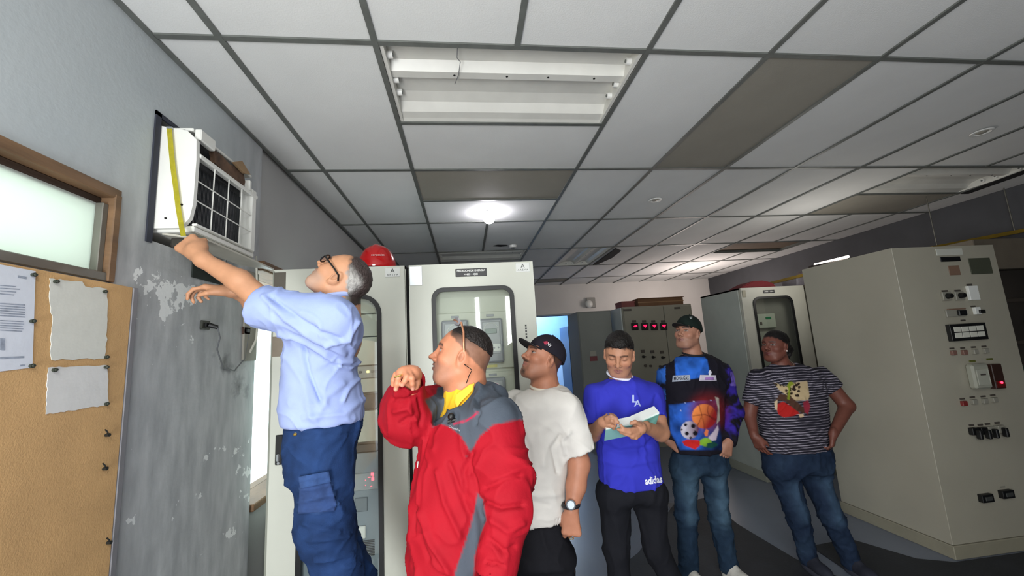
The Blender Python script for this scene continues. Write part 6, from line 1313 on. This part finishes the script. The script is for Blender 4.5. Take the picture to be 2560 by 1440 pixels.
        for (x, y, r) in ((1714, 1062, 4.5), (1733, 1065, 6), (1717, 1084, 5.5), (1738, 1083, 6.5), (1704, 1074, 3), (1727, 1095, 4)): put(ins*np.clip((r-np.hypot(u-x, v-y))/1.2, 0, 1), L3('#120e18'))
        put(fr*(.5-poly_sd(uv, [(1705, 1104), (1716, 1099), (1745, 1100), (1756, 1108), (1745, 1118), (1738, 1124), (1712, 1114)])/2), L3('#b3201f')*(1+.4*n)); put(fr*(.5-poly_sd(uv, [(1750, 1100), (1762, 1094), (1776, 1097), (1780, 1106), (1764, 1117), (1750, 1112)])/2), L3('#7fae34')*(1+.3*n))
        put(fr*(.5-poly_sd(uv, [(1770, 1094), (1785, 1078), (1795, 1062), (1797, 1074), (1790, 1100), (1780, 1102)])/2), L3('#c5b6c4')); put(fr*(.5-poly_sd(uv, [(1760, 1082), (1766, 1072), (1771, 1076), (1769, 1090), (1763, 1090)])/2), L3('#e07a4a')); put(fr*(.5-poly_sd(uv, [(1768, 1108), (1786, 1104), (1796, 1112), (1780, 1121), (1766, 1119)])/2), L3('#12433a'))
        for (x, y) in ((1713, 1007), (1777, 1001), (1702, 1026), (1735, 1004)): put(fr*np.clip((2.2-np.hypot(u-x, v-y)), 0, 1), L3('#a9b4e0'))
        put(fr*(.5-poly_sd(uv, [(1788, 992), (1797, 995), (1800, 1050), (1792, 1060), (1795, 1020)])/2), L3('#a39a90')*(1+.4*n))
        return C
    js = mk('jersey', V, F, M_cloth, p, jc, folds(0, 6, .006, 33, (1, 1, .6), [([(1690, 1000), (1740, 1008), (1800, 998)], 6, .003), ([(1820, 1000), (1845, 1020)], 6, -.006), ([(1825, 1060), (1850, 1050)], 6, -.005)]), label='dark long-sleeved jersey with blue chest and ball print')
    lb = mat('jersey_label', '#a9b0bf', .7); patch('name_label', [(1682, 939), (1725, 937), (1726, 951), (1680, 955)], [js], lb, js, .004, 4, thick=.001)
    surf_text('MONAGAS', 1703, 946, 37, 2, [js], mat('label_ink', '#22242c', .7), js, .015, font_h=13, e=.007); patch('emblem_label', [(1750, 937), (1790, 938), (1792, 952), (1748, 952)], [js], mat('emblem_pale', '#c6bfd0', .7), js, .004, 4, thick=.001); patch('emblem', [(1764, 943), (1784, 943), (1786, 950), (1762, 950)], [js], mat('emblem_purple', '#9a6fb4', .7), js, .0065, 4); patch('emblem', [(1771, 930), (1775, 924), (1780, 930), (1777, 940), (1772, 939)], [js], mat('emblem_white', '#d6d6e4', .7), js, .0045, 3)
    nb = J(1734, 886, Y-.01); pts = [nb+np.array([.070*math.cos(t), .072*math.sin(t), .008+.018*math.sin(t)]) for t in np.linspace(0, 2*math.pi, 30)]; obj('neckband', MB().tube(pts, .008, 8), mat('black_band', '#120d12', .8), js, True)
    jeans(p, pix_rows([(1118, 1682, 1806), (1145, 1680, 1812), (1180, 1678, 1818)], Y, .125), lg, (.088, .068, .060), '#1f3043', '#41586b', 3)
    for a in lg: shoe(p, (a[2][0], a[2][1]-.0, 0), (.12, -1), '#c5c2bb', '#d4d1c9')
    return p
def jeans(p, rows, lg, r, c0, c1, seed, knees=1.):
    tp = [('+', loft(rows, 2.2, .05), .02)]
    for a, b, c in lg: tp += [('+', cone(a, b, r[0], r[1]), .06), ('+', cone(b, c-np.array([0, 0, .045]), r[1], r[2]), .03)]
    V, F = build(tp, .0095); A, B = np.array(lin(c0)), np.array(lin(c1))
    def col(V, N):
        f = fbm(V, 7, 3, seed); w = 0
        for a, b, c in lg:
            P = np.stack([V[:, 0], V[:, 2]], 1); d = seg_dist(P, [(a[0], a[2]-.06), (b[0], b[2])]); w = np.maximum(w, np.exp(-(d/.045)**2)*(N[:, 1] < .3))
        w = np.clip(w+.35*f, 0, 1)[:, None]; return A*(1-w)+B*w
    return mk('jeans', V, F, M_denim, p, col, folds(0, 8, .007, seed, (1, 1, 1.1)))
# ---------------------------------------------------------------- P6: woman in striped T-shirt
def woman_striped():
    Y = 2.75; p = person('person standing rightmost in striped T-shirt with leopard print, dark hair tied back', (2.42, Y-.05, 0))
    hc = J(1938, 866, Y-.02); M = headM((-.93, -.34, .10), (.08, .0, 1)); s = .97; neck = J(1955, 920, Y)
    shR = J(1893, 945, Y); elR = J(1873, 1035, Y+.03); wrR = J(1886, 1090, Y-.06); shL = J(2052, 938, Y); elL = J(2118, 1015, Y-.06); wrL = J(2083, 1085, Y-.16)
    pr, W_ = head_prims(hc, M, s, nose=.96, jaw=1.0, neck_to=neck, nr=.054)
    rows = [(906, 1935, 1985, .01, .05), (916, 1915, 2010, 0, .08), (930, 1890, 2040, 0, .105), (960, 1886, 2056, 0, .13), (1000, 1896, 2058, 0, .145), (1040, 1902, 2060, 0, .15), (1080, 1906, 2064, 0, .15), (1124, 1910, 2068, 0, .145)]
    base = pix_rows(rows, Y, .13)
    pr += [('+', loft(base, 2.2, .02, -.024), .02), ('+', cone(neck, J(1965, 980, Y), .052, .1), .04)]
    pr += [('+', cone(shR, elR, .050, .044), .03), ('+', cone(elR, wrR, .042, .029), .02), ('+', cone(shL, elL, .054, .047), .03), ('+', cone(elL, wrL, .046, .029), .02)]
    h, _ = hand_prims(wrR, (.25, -.1, -.8), (1, .3, 0), (0, -1, .2), (20, 25, 30, 30), (.3, 20), .95); pr += h
    h, _ = hand_prims(wrL, (-.1, .1, -.7), (-.6, .8, 0), (1, -.3, 0), (55, 50, 50, 50), (.7, 5), .95, .1); pr += h
    aL, aR = atZ(2128, 1396, .09), atZ(2020, 1388, .09)
    lg = [(J(1955, 1180, Y), J(1994, 1285, Y-.05), np.array([aR[0], aR[1], .11])), (J(2035, 1180, Y), J(2078, 1290, Y-.10), np.array([aL[0], aL[1], .11]))]
    for a, b, c in lg: pr += [('+', cone(a, b, .085, .055), .03), ('+', cone(b, c, .055, .04), .03), ('+', cone(c, c+np.array([0, -.03, -.06]), .03, .024), .02)]
    V, F = build(pr, .010, [(hc, .13, .0038), (J(2085, 1105, 2.58), .05, .005)])
    mk('body', V, F, M_skin, p, head_color(hc, M, s, '#6b4035', lip='#5c2b2d', brow='#1d1412', gaze=(-.4, .4), hairmask=lambda x, y, z, V: (np.clip((z*.85-y*.50-.010+.006*fbm(V, 90, 2))/.012, 0, 1), np.array(lin('#100c0c'))*np.ones((len(V), 1)))))
    hp = [('+', ell(W_(0, -.016, .038), np.array([.080, .100, .088])*s, M), .01)]
    def f(g):
        a = lambda i: ((g.x-hc[0])*M[i][0]+(g.y-hc[1])*M[i][1]+(g.z-hc[2])*M[i][2])/s
        return -(a(2)*.85-a(1)*.50-.016)+.006*hn(g)
    hp += [('&', (f, hc-.2, hc+.2), 0), ('+', ell(W_(0, -.118, -.02), np.array([.046, .042, .055])*s, M), .03), ('+', cone(W_(0, -.12, -.02), W_(-.02, -.12, -.085), .03, .012), .03), ('+', cone(W_(0, -.12, -.02), W_(-.045, -.145, -.02), .02, .007), .02)]
    V, F = build(hp, .0045); mk('hair', V, F, M_hair, p, lambda V, N: np.tile(lin('#0d0a0a'), (len(V), 1))*(1+.4*fbm(V, 60, 2)[:, None]), disp=lambda V, N: .006*np.clip(-((V-hc)@M[1]-.02)/.1, 0, 1)*fbm(V, 60, 3))
    obj('earring', MB().sph(W_(-.088, .012, -.034), .0055, 8), mat('pearl', '#e6ddd6', .2), p, True)
    nk = J(1958, 912, Y-.01); obj('necklace', MB().tube([nk+np.array([.060*math.cos(t), .066*math.sin(t), .012+.026*math.sin(t)+.012*math.cos(t)]) for t in np.linspace(0, 2*math.pi, 30)], .0022, 6), mat('fine_chain', '#b9a892', .3, .8), p, True)
    sp = [('+', loft(base, 2.2, .018), .02)]
    for sh, c_, r in ((shR, J(1878, 1008, Y+.02), .062), (shL, J(2084, 972, Y-.02), .068)):
        a_ = nrm(c_-sh); sp += [('+', hollow(cut(cone(sh, c_+a_*.03, .064, r), c_, a_), cone(c_-a_*.03, c_+a_*.06, r-.014, r-.008)), .04)]
    sp += [('-', cone(J(1958, 900, Y), J(1960, 914, Y), .068, .068), .006)]
    V, F = build(sp, .0050); L3 = lambda h: np.array(lin(h))
    cell = np.random.RandomState(5).rand(40, 2)*np.array([66, 40])+np.array([1933, 952])
    def sc(V, N):
        uv = proj(V); u, v = uv.T; n = fbm(V, 9, 2); C = np.tile(L3('#1b1a24'), (len(V), 1))*(1+.2*n[:, None])
        def put(w, c):
            nonlocal C
            w = np.clip(w, 0, 1)[:, None]; C = C*(1-w)+np.asarray(c)*w
        z = V[:, 2]+.05*((V[:, 0]-2.33))**2*4; ph = (z/.0175+.4*n) % 1; put(np.exp(-((ph-.5)/.11)**2)*.85*np.clip(1.15+fbm(V, 5, 2, 7)*.9, .15, 1), L3('#b9b2c2'))
        fr = (V[:, 1] < Y+.02)*1.
        lp = fr*(.5-poly_sd(uv, [(1934, 956), (1952, 962), (1972, 968), (1984, 956), (2018, 952), (2024, 990), (2020, 1000), (1990, 1002), (1962, 985), (1948, 975)])/2); put(lp, L3('#b9a480'))
        for x, y in cell: put(lp*np.clip((3.6-np.hypot(u-x, v-y)), 0, 1), L3('#2a1d16'))
        put(fr*(.5-poly_sd(uv, [(1940, 1012), (1958, 1004), (1988, 1022), (2000, 1034), (1982, 1040), (1960, 1044), (1946, 1036), (1942, 1024)])/2), L3('#a81f1c')); put(fr*(.5-poly_sd(uv, [(2008, 1006), (2020, 1000), (2026, 1016), (2020, 1036), (2010, 1030)])/2), L3('#8c2a3a'))
        put(fr*(.5-poly_sd(uv, [(1940, 1000), (1950, 984), (1975, 990), (2010, 1020), (2012, 1034), (1990, 1026), (1962, 1002)])/2), L3('#4c3328')); put(fr*(.5-poly_sd(uv, [(1967, 965), (1972, 955), (1980, 954), (1986, 960), (1976, 966), (1974, 1000), (1968, 998), (1971, 972)])/1.5), L3('#7f8c28')); put(fr*(.5-poly_sd(uv, [(1936, 1004), (1944, 1000), (1943, 1026), (1937, 1022)])/1.5), L3('#c6b293')); put(fr*(.5-poly_sd(uv, [(1996, 1036), (2008, 1034), (2010, 1042), (2000, 1044)])/1.5), L3('#cbb090'))
        return C
    mk('t_shirt', V, F, M_cloth, p, sc, folds(0, 6, .005, 43, (1, 1, .6)), label='dark striped T-shirt with a leopard and cherry print')
    jeans(p, pix_rows([(1112, 1908, 2066), (1140, 1908, 2074), (1180, 1916, 2080)], Y, .14), lg, (.094, .068, .058), '#1d2a3f', '#364a60', 9)
    for a in lg: shoe(p, (a[2][0], a[2][1], 0), (-.1, -1), '#2a2c36', '#3f414c')
    return p
for fn in (man_blue_shirt, man_red_jacket, man_white_shirt, man_writing, man_jersey, woman_striped):
    fn()
GROUPS = {'person': 'people gathered in the control room', 'ceiling_light': 'open ceiling light troughs', 'recessed_lamp': 'round ceiling lamps', 'paper': 'sheets pinned on the cork board', 'relay_cabinet': 'two glazed control cabinets at the centre',
          'storage_bag': 'bags piled on the cabinet tops', 'wall_socket': 'sockets on the peeling wall', 'power_cable': 'cables on the peeling wall', 'rubber_mat': 'rubber mats on the floor', 'dark_gap_sheet': 'black sheets standing in for gaps at the ceiling troughs'}
for o in list(COL.objects):
    k = o.name.split('.')[0]
    if o.parent is None and k in GROUPS: o['group'] = GROUPS[k]
